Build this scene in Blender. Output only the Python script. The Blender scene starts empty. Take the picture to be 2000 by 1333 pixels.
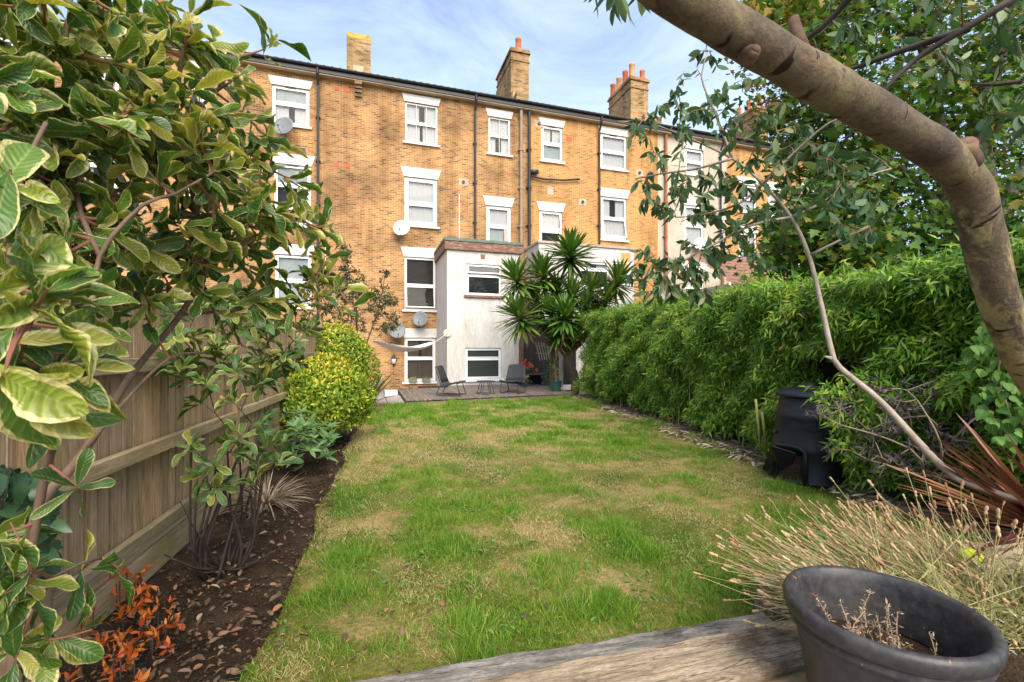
import bpy, math, random
import numpy as np
from mathutils import Vector, Matrix
S = bpy.context.scene
C = S.collection
random.seed(7)
RNG = np.random.default_rng(7)
PI = math.pi

# ---------------------------------------------------------------- camera, sky, sun, exposure
F, TH, HZ, H = 888.9, math.radians(17.48), 683.0, 1.5      # focal length in photo pixels, yaw, horizon row, eye height
cam_d = bpy.data.cameras.new('camera'); cam = bpy.data.objects.new('camera', cam_d); C.objects.link(cam)
cam.location = (0, 0, H); cam.rotation_euler = (PI / 2, 0, -TH)
cam_d.lens = 16; cam_d.sensor_width = 36; cam_d.shift_y = (HZ - 666.5) / 2000
cam_d.clip_start = 0.03; cam_d.clip_end = 2000
cam_d.dof.use_dof = True; cam_d.dof.focus_distance = 7.0; cam_d.dof.aperture_fstop = 9.0
S.camera = cam

SUN_EL, SUN_DIR = math.radians(44), Vector((0.03, -1.0, 0)).normalized()
sdir = Vector((SUN_DIR.x * math.cos(SUN_EL), SUN_DIR.y * math.cos(SUN_EL), math.sin(SUN_EL)))
sun_d = bpy.data.lights.new('sun', 'SUN'); sun = bpy.data.objects.new('sun', sun_d); C.objects.link(sun)
sun_d.energy = 3.5; sun_d.angle = math.radians(52); sun_d.color = (1.0, 0.90, 0.75)
sun.rotation_euler = sdir.to_track_quat('Z', 'Y').to_euler(); sun.location = (10, -20, 30)

W = bpy.data.worlds.new('World'); S.world = W; W.use_nodes = True
wn, wl = W.node_tree.nodes, W.node_tree.links
wn.clear()
wo = wn.new('ShaderNodeOutputWorld'); wb = wn.new('ShaderNodeBackground')
sky = wn.new('ShaderNodeTexSky'); sky.sky_type = 'NISHITA'; sky.sun_disc = False
sky.sun_elevation = SUN_EL; sky.sun_rotation = math.atan2(SUN_DIR.x, SUN_DIR.y)
sky.air_density = 1.0; sky.dust_density = 0.6; sky.ozone_density = 1.2
tc = wn.new('ShaderNodeTexCoord'); mp = wn.new('ShaderNodeMapping'); mp.inputs['Scale'].default_value = (1.0, 1.6, 3.4)
nz = wn.new('ShaderNodeTexNoise'); nz.inputs['Scale'].default_value = 2.1; nz.inputs['Detail'].default_value = 9; nz.inputs['Roughness'].default_value = 0.62
nz.inputs['Distortion'].default_value = 0.7
rp = wn.new('ShaderNodeValToRGB'); rp.color_ramp.elements[0].position = 0.36; rp.color_ramp.elements[1].position = 0.80
rp.color_ramp.elements[0].color = (0.24, 0.24, 0.24, 1); rp.color_ramp.elements[1].color = (0.85, 0.85, 0.85, 1)
mx = wn.new('ShaderNodeMixRGB'); mx.inputs[2].default_value = (4.2, 5.0, 6.3, 1)      # thin high cloud over the blue
wl.new(tc.outputs['Generated'], mp.inputs[0]); wl.new(mp.outputs[0], nz.inputs['Vector']); wl.new(nz.outputs['Fac'], rp.inputs[0])
wl.new(rp.outputs[0], mx.inputs[0]); wl.new(sky.outputs[0], mx.inputs[1]); wl.new(mx.outputs[0], wb.inputs[0])
wb.inputs[1].default_value = 0.135
wl.new(wb.outputs[0], wo.inputs[0])
S.view_settings.view_transform = 'Standard'; S.view_settings.look = 'None'; S.view_settings.gamma = 1
S.view_settings.exposure = 1.0
S.cycles.use_denoising = True; S.cycles.max_bounces = 7; S.cycles.diffuse_bounces = 4; S.cycles.transparent_max_bounces = 12
S.cycles.caustics_reflective = False; S.cycles.caustics_refractive = False

# ---------------------------------------------------------------- photo pixel -> place
ST, CT = math.sin(TH), math.cos(TH)
def ray(px, py):
    u, v = (px - 1000) / F, (HZ - py) / F
    return (u * CT + ST, CT - u * ST, v)
def atD(px, py, D):
    r = ray(px, py); return Vector((r[0] * D, r[1] * D, H + r[2] * D))
def atY(px, py, Y):
    return atD(px, py, Y / ray(px, py)[1])
def atZ(px, py, z):
    return atD(px, py, (z - H) / ray(px, py)[2])
def project(P):
    P = np.asarray(P, float); d = P[:, 0] * ST + P[:, 1] * CT; r = P[:, 0] * CT - P[:, 1] * ST
    dd = np.maximum(d, 1e-3)
    return 1000 + F * r / dd, HZ - F * (P[:, 2] - H) / dd, d

# ---------------------------------------------------------------- object helpers
def wloc(o):
    v = Vector((0, 0, 0))
    while o is not None:
        v = v + o.location; o = o.parent
    return v
def tag(o, label=None, cat=None, group=None, kind=None):
    if label: o['label'] = label
    if cat: o['category'] = cat
    if group: o['group'] = group
    if kind: o['kind'] = kind
    return o
def thing(name, label, cat, loc=(0, 0, 0), rotz=0, group=None):
    o = bpy.data.objects.new(name, None); C.objects.link(o)
    o.location = loc; o.rotation_euler = (0, 0, rotz); o.empty_display_size = 0.1
    return tag(o, label, cat, group)
def link(o, parent=None, local=False):
    C.objects.link(o)
    if parent is not None:
        o.parent = parent
        if not local: o.location = -wloc(parent)
    return o

class MB:
    def __init__(s): s.v = []; s.f = []
    def add(s, vs, fs):
        n = len(s.v); s.v += [tuple(p) for p in vs]; s.f += [tuple(i + n for i in f) for f in fs]; return s
    def box(s, x0, x1, y0, y1, z0, z1):
        return s.add([(x0,y0,z0),(x1,y0,z0),(x1,y1,z0),(x0,y1,z0),(x0,y0,z1),(x1,y0,z1),(x1,y1,z1),(x0,y1,z1)],
                     [(0,3,2,1),(4,5,6,7),(0,1,5,4),(1,2,6,5),(2,3,7,6),(3,0,4,7)])
    def obox(s, c, size, M):
        hx, hy, hz = size[0]/2, size[1]/2, size[2]/2; c = Vector(c)
        P = [c + M @ Vector((a*hx, b*hy, d*hz)) for d in (-1,1) for a, b in ((-1,-1),(1,-1),(1,1),(-1,1))]
        return s.add(P, [(0,3,2,1),(4,5,6,7),(0,1,5,4),(1,2,6,5),(2,3,7,6),(3,0,4,7)])
    def bar(s, a, b, w, h):                       # a square bar from a to b
        a, b = Vector(a), Vector(b); d = b - a; q = d.to_track_quat('Z', 'Y').to_matrix()
        return s.obox((a + b) / 2, (w, h, d.length), q)
    def tube(s, pts, rad, n=8, cap=True, jit=0.0):
        pts = [Vector(p) for p in pts]; m = len(pts)
        if not hasattr(rad, '__len__'): rad = [rad] * m
        up = Vector((0.31, 0.17, 0.93)); vs = []; fs = []
        prev = None
        for i, p in enumerate(pts):
            t = (pts[min(i+1, m-1)] - pts[max(i-1, 0)])
            if t.length < 1e-9: t = Vector((0, 0, 1))
            t.normalize()
            if prev is None:
                x = t.cross(up)
                if x.length < 1e-3: x = t.cross(Vector((1, 0, 0)))
                x.normalize()
            else:
                x = (prev - t * prev.dot(t)); x.normalize()
            prev = x; y = t.cross(x)
            for k in range(n):
                a = 2 * PI * k / n; rr = rad[i] * (1 + (random.uniform(-jit, jit) if jit else 0))
                vs.append(p + x * (math.cos(a) * rr) + y * (math.sin(a) * rr))
        for i in range(m - 1):
            for k in range(n):
                k2 = (k + 1) % n
                fs.append((i*n+k, i*n+k2, (i+1)*n+k2, (i+1)*n+k))
        if cap:
            fs.append(tuple(range(n-1, -1, -1))); fs.append(tuple(range((m-1)*n, m*n)))
        return s.add(vs, fs)
    def lathe(s, prof, c=(0, 0, 0), n=32):
        vs = []; fs = []; m = len(prof)
        for r, z in prof:
            for k in range(n):
                a = 2 * PI * k / n; vs.append((c[0] + r * math.cos(a), c[1] + r * math.sin(a), c[2] + z))
        for i in range(m - 1):
            for k in range(n):
                k2 = (k + 1) % n; fs.append((i*n+k, i*n+k2, (i+1)*n+k2, (i+1)*n+k))
        return s.add(vs, fs)
    def grid(s, P):                               # P[i][j] points
        m, n = len(P), len(P[0])
        return s.add([p for row in P for p in row], [(i*n+j, i*n+j+1, (i+1)*n+j+1, (i+1)*n+j) for i in range(m-1) for j in range(n-1)])
    def build(s, name, mat, parent=None, smooth=False, local=False, bevel=0, subsurf=0):
        me = bpy.data.meshes.new(name); me.from_pydata([tuple(v) for v in s.v], [], s.f); me.update()
        if smooth:
            me.polygons.foreach_set('use_smooth', [True] * len(me.polygons))
        if mat: me.materials.append(mat)
        o = link(bpy.data.objects.new(name, me), parent, local)
        if bevel:
            b = o.modifiers.new('bevel', 'BEVEL'); b.width = bevel; b.segments = 2; b.limit_method = 'ANGLE'
        if subsurf:
            b = o.modifiers.new('sub', 'SUBSURF'); b.levels = subsurf; b.render_levels = subsurf
        return o
def bx(name, mat, parent, *a, **k):
    return MB().box(*a).build(name, mat, parent, **k)

# ---------------------------------------------------------------- materials
def newmat(name):
    m = bpy.data.materials.new(name); m.use_nodes = True
    nt = m.node_tree; nt.nodes.clear()
    out = nt.nodes.new('ShaderNodeOutputMaterial'); p = nt.nodes.new('ShaderNodeBsdfPrincipled')
    nt.links.new(p.outputs[0], out.inputs[0])
    return m, nt, p, out
def ramp(nt, stops):
    r = nt.nodes.new('ShaderNodeValToRGB'); e = r.color_ramp.elements
    while len(e) > 1: e.remove(e[0])
    e[0].position = stops[0][0]; e[0].color = (*stops[0][1], 1)
    for p, c in stops[1:]:
        k = e.new(p); k.color = (*c, 1)
    return r
def noise(nt, scale, detail=4, rough=0.55, vec=None, dist=0):
    n = nt.nodes.new('ShaderNodeTexNoise'); n.inputs['Scale'].default_value = scale; n.inputs['Detail'].default_value = detail
    n.inputs['Roughness'].default_value = rough; n.inputs['Distortion'].default_value = dist
    if vec is not None: nt.links.new(vec, n.inputs['Vector'])
    return n
def ocoord(nt, scale=(1, 1, 1)):
    t = nt.nodes.new('ShaderNodeTexCoord'); m = nt.nodes.new('ShaderNodeMapping'); m.inputs['Scale'].default_value = scale
    nt.links.new(t.outputs['Object'], m.inputs[0]); return m.outputs[0]
def mixc(nt, fac, a, b, mode='MIX'):
    m = nt.nodes.new('ShaderNodeMixRGB'); m.blend_type = mode
    for i, x in enumerate((fac, a, b)):
        if isinstance(x, (int, float)): m.inputs[i].default_value = x
        elif isinstance(x, tuple): m.inputs[i].default_value = (*x, 1)
        else: nt.links.new(x, m.inputs[i])
    return m.outputs[0]
def bump(nt, p, h, strength=0.3, dist=0.01):
    b = nt.nodes.new('ShaderNodeBump'); b.inputs['Strength'].default_value = strength; b.inputs['Distance'].default_value = dist
    nt.links.new(h, b.inputs['Height']); nt.links.new(b.outputs[0], p.inputs['Normal'])
def M_(name, stops, scale=4, stretch=(1, 1, 1), rough=0.7, bmp=0.2, bscale=None, metal=0, spec=0.4, bdist=0.006, fine=None):
    """noise-coloured surface: stops = colour ramp; fine = (scale, strength) of an extra darkening grain"""
    m, nt, p, out = newmat(name); v = ocoord(nt, stretch)
    n = noise(nt, scale, 6, 0.6, v); r = ramp(nt, stops); nt.links.new(n.outputs['Fac'], r.inputs[0]); col = r.outputs[0]
    if fine:
        f = noise(nt, fine[0], 4, 0.7, v); fr = ramp(nt, [(0.35, (1 - fine[1],) * 3), (0.65, (1, 1, 1))]); nt.links.new(f.outputs['Fac'], fr.inputs[0])
        col = mixc(nt, 1.0, col, fr.outputs[0], 'MULTIPLY')
    nt.links.new(col, p.inputs['Base Color'])
    p.inputs['Roughness'].default_value = rough; p.inputs['Metallic'].default_value = metal; p.inputs['Specular IOR Level'].default_value = spec
    if bmp:
        b = noise(nt, bscale or scale * 6, 5, 0.65, v); bump(nt, p, b.outputs['Fac'], bmp, bdist)
    return m
def leafmat(name, stops, edge=None, edge_pos=0.6, transl=0.35, rough=0.42, back=None, vein=0.0, spec=0.35, clump=0.0, cscale=1.6, ribs=0.0):
    """leaf: colour by random leaf; edge = margin colour (variegation) by UV; vein = paler midrib"""
    m, nt, p, out = newmat(name)
    g = nt.nodes.new('ShaderNodeNewGeometry'); oi = nt.nodes.new('ShaderNodeObjectInfo')
    a = nt.nodes.new('ShaderNodeMath'); a.operation = 'ADD'; fr = nt.nodes.new('ShaderNodeMath'); fr.operation = 'FRACT'
    nt.links.new(g.outputs['Random Per Island'], a.inputs[0]); nt.links.new(oi.outputs['Random'], a.inputs[1]); nt.links.new(a.outputs[0], fr.inputs[0])
    rnd = fr.outputs[0]
    if clump:                                  # whole sprays lean younger or older together
        cn = noise(nt, cscale, 3, 0.55, g.outputs['Position']); ca = nt.nodes.new('ShaderNodeMath'); ca.operation = 'MULTIPLY_ADD'; ca.inputs[1].default_value = clump * 2.2; ca.inputs[2].default_value = -clump * 1.1
        nt.links.new(cn.outputs['Fac'], ca.inputs[0]); cs = nt.nodes.new('ShaderNodeMath'); cs.operation = 'ADD'; cs.use_clamp = True; nt.links.new(ca.outputs[0], cs.inputs[0]); nt.links.new(rnd, cs.inputs[1]); rnd = cs.outputs[0]
    r = ramp(nt, stops); nt.links.new(rnd, r.inputs[0]); col = r.outputs[0]
    uv = nt.nodes.new('ShaderNodeUVMap'); sp = nt.nodes.new('ShaderNodeSeparateXYZ'); nt.links.new(uv.outputs[0], sp.inputs[0])
    ab = nt.nodes.new('ShaderNodeMath'); ab.operation = 'ABSOLUTE'; nt.links.new(sp.outputs[0], ab.inputs[0])
    if edge:
        n = noise(nt, 9, 3, 0.6, uv.outputs[0]); cmb = nt.nodes.new('ShaderNodeMath'); cmb.operation = 'MULTIPLY_ADD'
        cmb.inputs[1].default_value = 0.7
        nt.links.new(n.outputs['Fac'], cmb.inputs[0]); nt.links.new(ab.outputs[0], cmb.inputs[2])
        w = nt.nodes.new('ShaderNodeMath'); w.operation = 'MULTIPLY_ADD'; w.inputs[1].default_value = 0.35     # some leaves have wide margins
        nt.links.new(fr.outputs[0], w.inputs[0]); nt.links.new(cmb.outputs[0], w.inputs[2])
        hf = nt.nodes.new('ShaderNodeMath'); hf.operation = 'MULTIPLY'; hf.inputs[1].default_value = 0.5; nt.links.new(w.outputs[0], hf.inputs[0])
        er = ramp(nt, [(edge_pos, (0, 0, 0)), (edge_pos + 0.05, (1, 1, 1))]); nt.links.new(hf.outputs[0], er.inputs[0])
        col = mixc(nt, er.outputs[0], col, edge)
    if vein:
        vr = ramp(nt, [(0.0, (vein,) * 3), (0.10, (0, 0, 0))]); nt.links.new(ab.outputs[0], vr.inputs[0])
        col = mixc(nt, vr.outputs[0], col, (0.42, 0.46, 0.16))
    if ribs:
        mu = nt.nodes.new('ShaderNodeMath'); mu.operation = 'MULTIPLY_ADD'; mu.inputs[1].default_value = -0.22; nt.links.new(ab.outputs[0], mu.inputs[0]); nt.links.new(sp.outputs[1], mu.inputs[2])
        sn = nt.nodes.new('ShaderNodeMath'); sn.operation = 'MULTIPLY'; sn.inputs[1].default_value = 62; nt.links.new(mu.outputs[0], sn.inputs[0]); s3 = nt.nodes.new('ShaderNodeMath'); s3.operation = 'SINE'; nt.links.new(sn.outputs[0], s3.inputs[0])
        rb = ramp(nt, [(0.0, (0.86, 0.86, 0.8)), (0.8, (1, 1, 1)), (1.0, (1.35, 1.3, 1.1))]); nt.links.new(s3.outputs[0], rb.inputs[0]); col = mixc(nt, ribs, col, rb.outputs[0], 'MULTIPLY')
        fn = noise(nt, 26, 3, 0.6, g.outputs['Position']); f2 = ramp(nt, [(0.36, (0.72, 0.70, 0.6)), (0.55, (1, 1, 1))]); nt.links.new(fn.outputs['Fac'], f2.inputs[0]); col = mixc(nt, 0.8, col, f2.outputs[0], 'MULTIPLY')
        bump(nt, p, s3.outputs[0], 0.25, 0.002)
    if back:
        col = mixc(nt, g.outputs['Backfacing'], col, back)
    nt.links.new(col, p.inputs['Base Color']); p.inputs['Roughness'].default_value = rough; p.inputs['Specular IOR Level'].default_value = spec
    if transl:
        t = nt.nodes.new('ShaderNodeBsdfTranslucent'); ms = nt.nodes.new('ShaderNodeMixShader'); ms.inputs[0].default_value = transl
        tcol = mixc(nt, 1.0, col, (1.0, 1.0, 0.55), 'MULTIPLY')
        nt.links.new(tcol, t.inputs[0]); nt.links.new(p.outputs[0], ms.inputs[1]); nt.links.new(t.outputs[0], ms.inputs[2]); nt.links.new(ms.outputs[0], out.inputs[0])
    return m
def brickmat(name, stops, mortar=(0.42, 0.33, 0.22), stain=0.5, red=0.0):
    m, nt, p, out = newmat(name)
    t = nt.nodes.new('ShaderNodeTexCoord'); sp = nt.nodes.new('ShaderNodeSeparateXYZ'); nt.links.new(t.outputs['Object'], sp.inputs[0])
    ad = nt.nodes.new('ShaderNodeMath'); ad.operation = 'ADD'; nt.links.new(sp.outputs[0], ad.inputs[0]); nt.links.new(sp.outputs[1], ad.inputs[1])
    cb = nt.nodes.new('ShaderNodeCombineXYZ'); nt.links.new(ad.outputs[0], cb.inputs[0]); nt.links.new(sp.outputs[2], cb.inputs[1])
    b = nt.nodes.new('ShaderNodeTexBrick'); b.inputs['Scale'].default_value = 1; b.inputs['Brick Width'].default_value = 0.225; b.inputs['Row Height'].default_value = 0.076
    b.inputs['Mortar Size'].default_value = 0.008; b.inputs['Mortar Smooth'].default_value = 0.25; b.inputs['Bias'].default_value = 0
    b.inputs['Color1'].default_value = (0, 0, 0, 1); b.inputs['Color2'].default_value = (1, 1, 1, 1); b.inputs['Mortar'].default_value = (0.5, 0.5, 0.5, 1)
    b.offset_frequency = 2
    nt.links.new(cb.outputs[0], b.inputs['Vector'])
    bignz = noise(nt, 0.55, 5, 0.6, t.outputs['Object']); mid = noise(nt, 2.6, 6, 0.65, t.outputs['Object'])
    sh = nt.nodes.new('ShaderNodeMath'); sh.operation = 'MULTIPLY_ADD'; sh.inputs[1].default_value = 0.42
    nt.links.new(mid.outputs['Fac'], sh.inputs[0]); 
    s2 = nt.nodes.new('ShaderNodeMath'); s2.operation = 'MULTIPLY_ADD'; s2.inputs[1].default_value = 0.95; s2.inputs[2].default_value = -0.14
    nt.links.new(b.outputs['Color'], s2.inputs[0]); nt.links.new(s2.outputs[0], sh.inputs[2])
    r = ramp(nt, stops); nt.links.new(sh.outputs[0], r.inputs[0])
    col = mixc(nt, b.outputs['Fac'], r.outputs[0], mortar)
    svm = nt.nodes.new('ShaderNodeMapping'); svm.inputs['Scale'].default_value = (1.7, 1.7, 0.16); nt.links.new(t.outputs['Object'], svm.inputs[0]); stn = noise(nt, 1.0, 5, 0.65, svm.outputs[0]); st2 = ramp(nt, [(0.36, (0.66, 0.64, 0.62)), (0.52, (1, 1, 1))]); nt.links.new(stn.outputs['Fac'], st2.inputs[0]); col = mixc(nt, 0.8, col, st2.outputs[0], 'MULTIPLY')
    sr = ramp(nt, [(0.34, (1 - stain, 1 - stain, 1 - stain * 0.95)), (0.58, (1, 1, 1))]); nt.links.new(bignz.outputs['Fac'], sr.inputs[0])
    col = mixc(nt, 1.0, col, sr.outputs[0], 'MULTIPLY')
    nt.links.new(col, p.inputs['Base Color']); p.inputs['Roughness'].default_value = 0.9; p.inputs['Specular IOR Level'].default_value = 0.15
    inv = nt.nodes.new('ShaderNodeMath'); inv.operation = 'SUBTRACT'; inv.inputs[0].default_value = 1; nt.links.new(b.outputs['Fac'], inv.inputs[1])
    bump(nt, p, inv.outputs[0], 0.7, 0.012)
    return m
def glassmat(name, tint=(0.03, 0.035, 0.035), clear=0.8, rough=0.02):
    m, nt, p, out = newmat(name)
    p.inputs['Base Color'].default_value = (*tint, 1); p.inputs['Roughness'].default_value = rough; p.inputs['Specular IOR Level'].default_value = 0.5
    p.inputs['IOR'].default_value = 1.45
    t = nt.nodes.new('ShaderNodeBsdfTransparent'); ms = nt.nodes.new('ShaderNodeMixShader'); ms.inputs[0].default_value = clear
    nt.links.new(p.outputs[0], ms.inputs[1]); nt.links.new(t.outputs[0], ms.inputs[2]); nt.links.new(ms.outputs[0], out.inputs[0])
    return m

BRICK = brickmat('stock_brick', [(0.02, (0.17, 0.085, 0.04)), (0.20, (0.32, 0.165, 0.065)), (0.42, (0.43, 0.225, 0.08)), (0.66, (0.50, 0.265, 0.095)), (0.88, (0.54, 0.265, 0.09)), (1.0, (0.42, 0.16, 0.065))], (0.60, 0.45, 0.28), 0.45)
BRICK_O = brickmat('orange_brick', [(0.02, (0.26, 0.12, 0.04)), (0.25, (0.45, 0.215, 0.06)), (0.6, (0.56, 0.285, 0.08)), (1.0, (0.54, 0.235, 0.07))], (0.64, 0.48, 0.28), 0.25)
BRICK_C = brickmat('chimney_brick', [(0.02, (0.10, 0.06, 0.03)), (0.2, (0.26, 0.16, 0.07)), (0.5, (0.44, 0.27, 0.11)), (0.8, (0.50, 0.32, 0.14)), (1.0, (0.45, 0.16, 0.08))], (0.44, 0.36, 0.24), 0.5)
RENDER = M_('cream_render', [(0.3, (0.42, 0.36, 0.28)), (0.7, (0.55, 0.48, 0.38))], 1.3, rough=0.9, bmp=0.2, bscale=60, fine=(9, 0.12))
WHITEW = M_('white_painted_render', [(0.30, (0.53, 0.485, 0.43)), (0.52, (0.64, 0.61, 0.565)), (0.75, (0.70, 0.68, 0.645))], 1.1, (1.6, 1.6, 0.45), rough=0.85, bmp=0.4, bscale=22, bdist=0.02, fine=(6, 0.24))
GREYBOARD = M_('weathered_white_boarding', [(0.3, (0.42, 0.40, 0.38)), (0.6, (0.66, 0.64, 0.62))], 2.2, (6, 6, 0.35), rough=0.85, bmp=0.3, bscale=14, fine=(9, 0.2))
UPVC = M_('white_upvc', [(0.3, (0.78, 0.78, 0.77)), (0.7, (0.84, 0.84, 0.83))], 2, rough=0.35, bmp=0)
STONEW = M_('white_painted_stone', [(0.3, (0.66, 0.62, 0.55)), (0.6, (0.80, 0.78, 0.73))], 3, rough=0.8, bmp=0.15, fine=(14, 0.12))
OLDWHITE = M_('old_white_paint', [(0.3, (0.55, 0.50, 0.43)), (0.55, (0.76, 0.74, 0.70))], 8, rough=0.6, bmp=0.2)
GLASS = glassmat('window_glass'); GLASSD = glassmat('dark_glass', (0.02, 0.022, 0.022), 0.25); OBSC = glassmat('obscured_glass', (0.05, 0.06, 0.055), 0.3, 0.28)
CURT = M_('white_curtain', [(0.3, (0.74, 0.75, 0.75)), (0.7, (0.86, 0.86, 0.85))], 3, (14, 14, 0.6), rough=0.9, bmp=0)
BLINDG = M_('grey_blind', [(0.3, (0.46, 0.53, 0.52)), (0.7, (0.62, 0.68, 0.67))], 3, rough=0.8, bmp=0)
DARKROOM = M_('dark_room', [(0.3, (0.012, 0.011, 0.010)), (0.7, (0.04, 0.035, 0.03))], 1.5, rough=0.9, bmp=0)
BROWNROOM = M_('brown_room', [(0.35, (0.05, 0.045, 0.04)), (0.55, (0.16, 0.08, 0.04)), (0.7, (0.09, 0.10, 0.08))], 1.1, rough=0.9, bmp=0)
GREYCURT = M_('grey_brown_curtain', [(0.3, (0.10, 0.075, 0.06)), (0.7, (0.17, 0.13, 0.10))], 3, (9, 9, 0.4), rough=0.9, bmp=0)
WSLAT = M_('wood_blind_slat', [(0.3, (0.10, 0.075, 0.05)), (0.7, (0.16, 0.12, 0.08))], 5, rough=0.6, bmp=0)
BLACKPL = M_('black_gutter_plastic', [(0.3, (0.018, 0.018, 0.02)), (0.7, (0.035, 0.035, 0.038))], 4, rough=0.45, bmp=0)
GREYPIPE = M_('brown_grey_pipe', [(0.3, (0.24, 0.17, 0.12)), (0.7, (0.33, 0.25, 0.19))], 3, rough=0.6, bmp=0.1)
RUSTPIPE = M_('rusty_orange_pipe', [(0.3, (0.22, 0.07, 0.03)), (0.7, (0.42, 0.17, 0.07))], 3, (3, 3, 1), rough=0.7, bmp=0.2)
SOFFIT = M_('tan_soffit', [(0.3, (0.38, 0.29, 0.19)), (0.7, (0.56, 0.46, 0.33))], 3, (1, 4, 4), rough=0.8, bmp=0.1)
TILE = M_('dark_roof_tile', [(0.3, (0.05, 0.045, 0.04)), (0.7, (0.12, 0.10, 0.085))], 6, rough=0.85, bmp=0.3)
REDTILE = M_('red_roof_tile', [(0.3, (0.14, 0.07, 0.05)), (0.7, (0.30, 0.15, 0.11))], 6, rough=0.85, bmp=0.3)
TERRA = M_('terracotta_pot', [(0.3, (0.42, 0.11, 0.05)), (0.7, (0.60, 0.20, 0.09))], 4, rough=0.8, bmp=0.15)
TERRAY = M_('pale_terracotta_pot', [(0.3, (0.52, 0.26, 0.11)), (0.7, (0.66, 0.36, 0.17))], 4, rough=0.8, bmp=0.15)
LICHEN = M_('lichen_cap', [(0.35, (0.28, 0.20, 0.09)), (0.5, (0.50, 0.34, 0.05)), (0.7, (0.58, 0.42, 0.10))], 7, rough=0.95, bmp=0.4)
REDBRICK = M_('red_air_brick', [(0.3, (0.45, 0.09, 0.04)), (0.7, (0.58, 0.15, 0.07))], 8, rough=0.85, bmp=0.2)
CEMENT = M_('cement_patch', [(0.3, (0.34, 0.27, 0.2)), (0.7, (0.5, 0.43, 0.34))], 5, rough=0.9, bmp=0.3)
DISHG = M_('grey_dish', [(0.3, (0.13, 0.14, 0.15)), (0.7, (0.18, 0.19, 0.20))], 3, rough=0.5, bmp=0)
DISHW = M_('pale_dish', [(0.3, (0.48, 0.47, 0.45)), (0.7, (0.58, 0.57, 0.55))], 3, rough=0.5, bmp=0)
BROWNWD = M_('peeling_brown_fascia', [(0.3, (0.10, 0.045, 0.03)), (0.55, (0.22, 0.12, 0.08)), (0.75, (0.55, 0.42, 0.33))], 7, (1, 1, 5), rough=0.8, bmp=0.3)
GREENFELT = M_('green_felt_edge', [(0.3, (0.10, 0.14, 0.11)), (0.7, (0.17, 0.21, 0.17))], 5, rough=0.9, bmp=0.2)
# ================================================================ GROUND
YF = 20.4                                     # plane of the terrace's rear wall
g = MB().add([(-400, -400, -0.34), (400, -400, -0.34), (400, 500, -0.34), (-400, 500, -0.34)], [(0, 1, 2, 3)])
EARTH = M_('bare_earth', [(0.3, (0.10, 0.075, 0.045)), (0.7, (0.17, 0.13, 0.08))], 0.8, rough=0.95, bmp=0.3)
tag(g.build('ground', EARTH), kind='structure')
GA = math.radians(3.5); GX, GY = math.sin(GA), math.cos(GA)      # garden axis
def fence_pt(t, off=0.0): return (-1.385 + GX * t + GY * off, 3.67 + GY * t - GX * off)
def lawn_left(y): return -0.60 + (y - 0.5) * 0.0425 + 0.03 * math.sin(y * 2.3) + 0.02 * math.sin(y * 5.1)
def lawn_right(y): return 4.42 + 0.155 * (y - 4.82) + 0.45 + 0.05 * math.sin(y * 1.7)
def deck_front(x): return 12.8 + (x - 0.98) * 0.115

# lawn: a slab with a gently uneven top and a soil edge
def lawn_h(x, y): return 0.012 * math.sin(x * 1.9 + 0.4) * math.cos(y * 1.3) + 0.008 * math.sin(x * 4.3 + y * 3.1)
mlawn, nt, p, out = newmat('lawn_turf')
v = ocoord(nt)
n1 = noise(nt, 1.15, 7, 0.62, v, 0.3); n2 = noise(nt, 38, 5, 0.7, v); n3 = noise(nt, 5, 5, 0.6, v)
r1 = ramp(nt, [(0.36, (0.075, 0.13, 0.02)), (0.49, (0.19, 0.19, 0.045)), (0.59, (0.38, 0.28, 0.125)), (0.72, (0.46, 0.335, 0.17))]); nt.links.new(n1.outputs['Fac'], r1.inputs[0])
r2 = ramp(nt, [(0.3, (0.45, 0.45, 0.42)), (0.62, (1.0, 1.0, 1.0))]); nt.links.new(n2.outputs['Fac'], r2.inputs[0])
r3 = ramp(nt, [(0.35, (0.72, 0.78, 0.6)), (0.6, (1.08, 1.02, 1.0))]); nt.links.new(n3.outputs['Fac'], r3.inputs[0])
c = mixc(nt, 1, r1.outputs[0], r2.outputs[0], 'MULTIPLY'); c = mixc(nt, 1, c, r3.outputs[0], 'MULTIPLY')
nt.links.new(c, p.inputs['Base Color']); p.inputs['Roughness'].default_value = 0.95; p.inputs['Specular IOR Level'].default_value = 0.1
bump(nt, p, n2.outputs['Fac'], 0.8, 0.03)
def slab(name, mat, xl, xr, ys, nx, hz, zb=-0.33, kind='structure'):
    b = MB(); P = []
    for y in ys:
        row = []
        for j in range(nx + 1):
            x = xl(y) + (xr(y) - xl(y)) * j / nx; row.append((x, y, hz(x, y)))
        P.append([(row[0][0], y, zb)] + row + [(row[-1][0], y, zb)])
    b.grid(P)
    b.grid([[(q[0], q[1], zb) for q in P[0]], P[0]]); b.grid([P[-1], [(q[0], q[1], zb) for q in P[-1]]])
    return tag(b.build(name, mat, smooth=True), kind=kind)
ys = [1.98 + 0.14 * i for i in range(83)]
def lr2(y): return min(lawn_right(y) + 0.9, 7.5)
slab('lawn', mlawn, lawn_left, lr2, [y for y in ys], 46, lawn_h)
SOIL, nt, p, out = newmat('dark_soil')
v = ocoord(nt); n1 = noise(nt, 3, 8, 0.7, v); n2 = noise(nt, 60, 4, 0.7, v)
r1 = ramp(nt, [(0.3, (0.028, 0.018, 0.011)), (0.55, (0.066, 0.043, 0.027)), (0.75, (0.13, 0.088, 0.056))]); nt.links.new(n1.outputs['Fac'], r1.inputs[0])
r2 = ramp(nt, [(0.3, (0.5,) * 3), (0.6, (1.15,) * 3)]); nt.links.new(n2.outputs['Fac'], r2.inputs[0])
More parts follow.
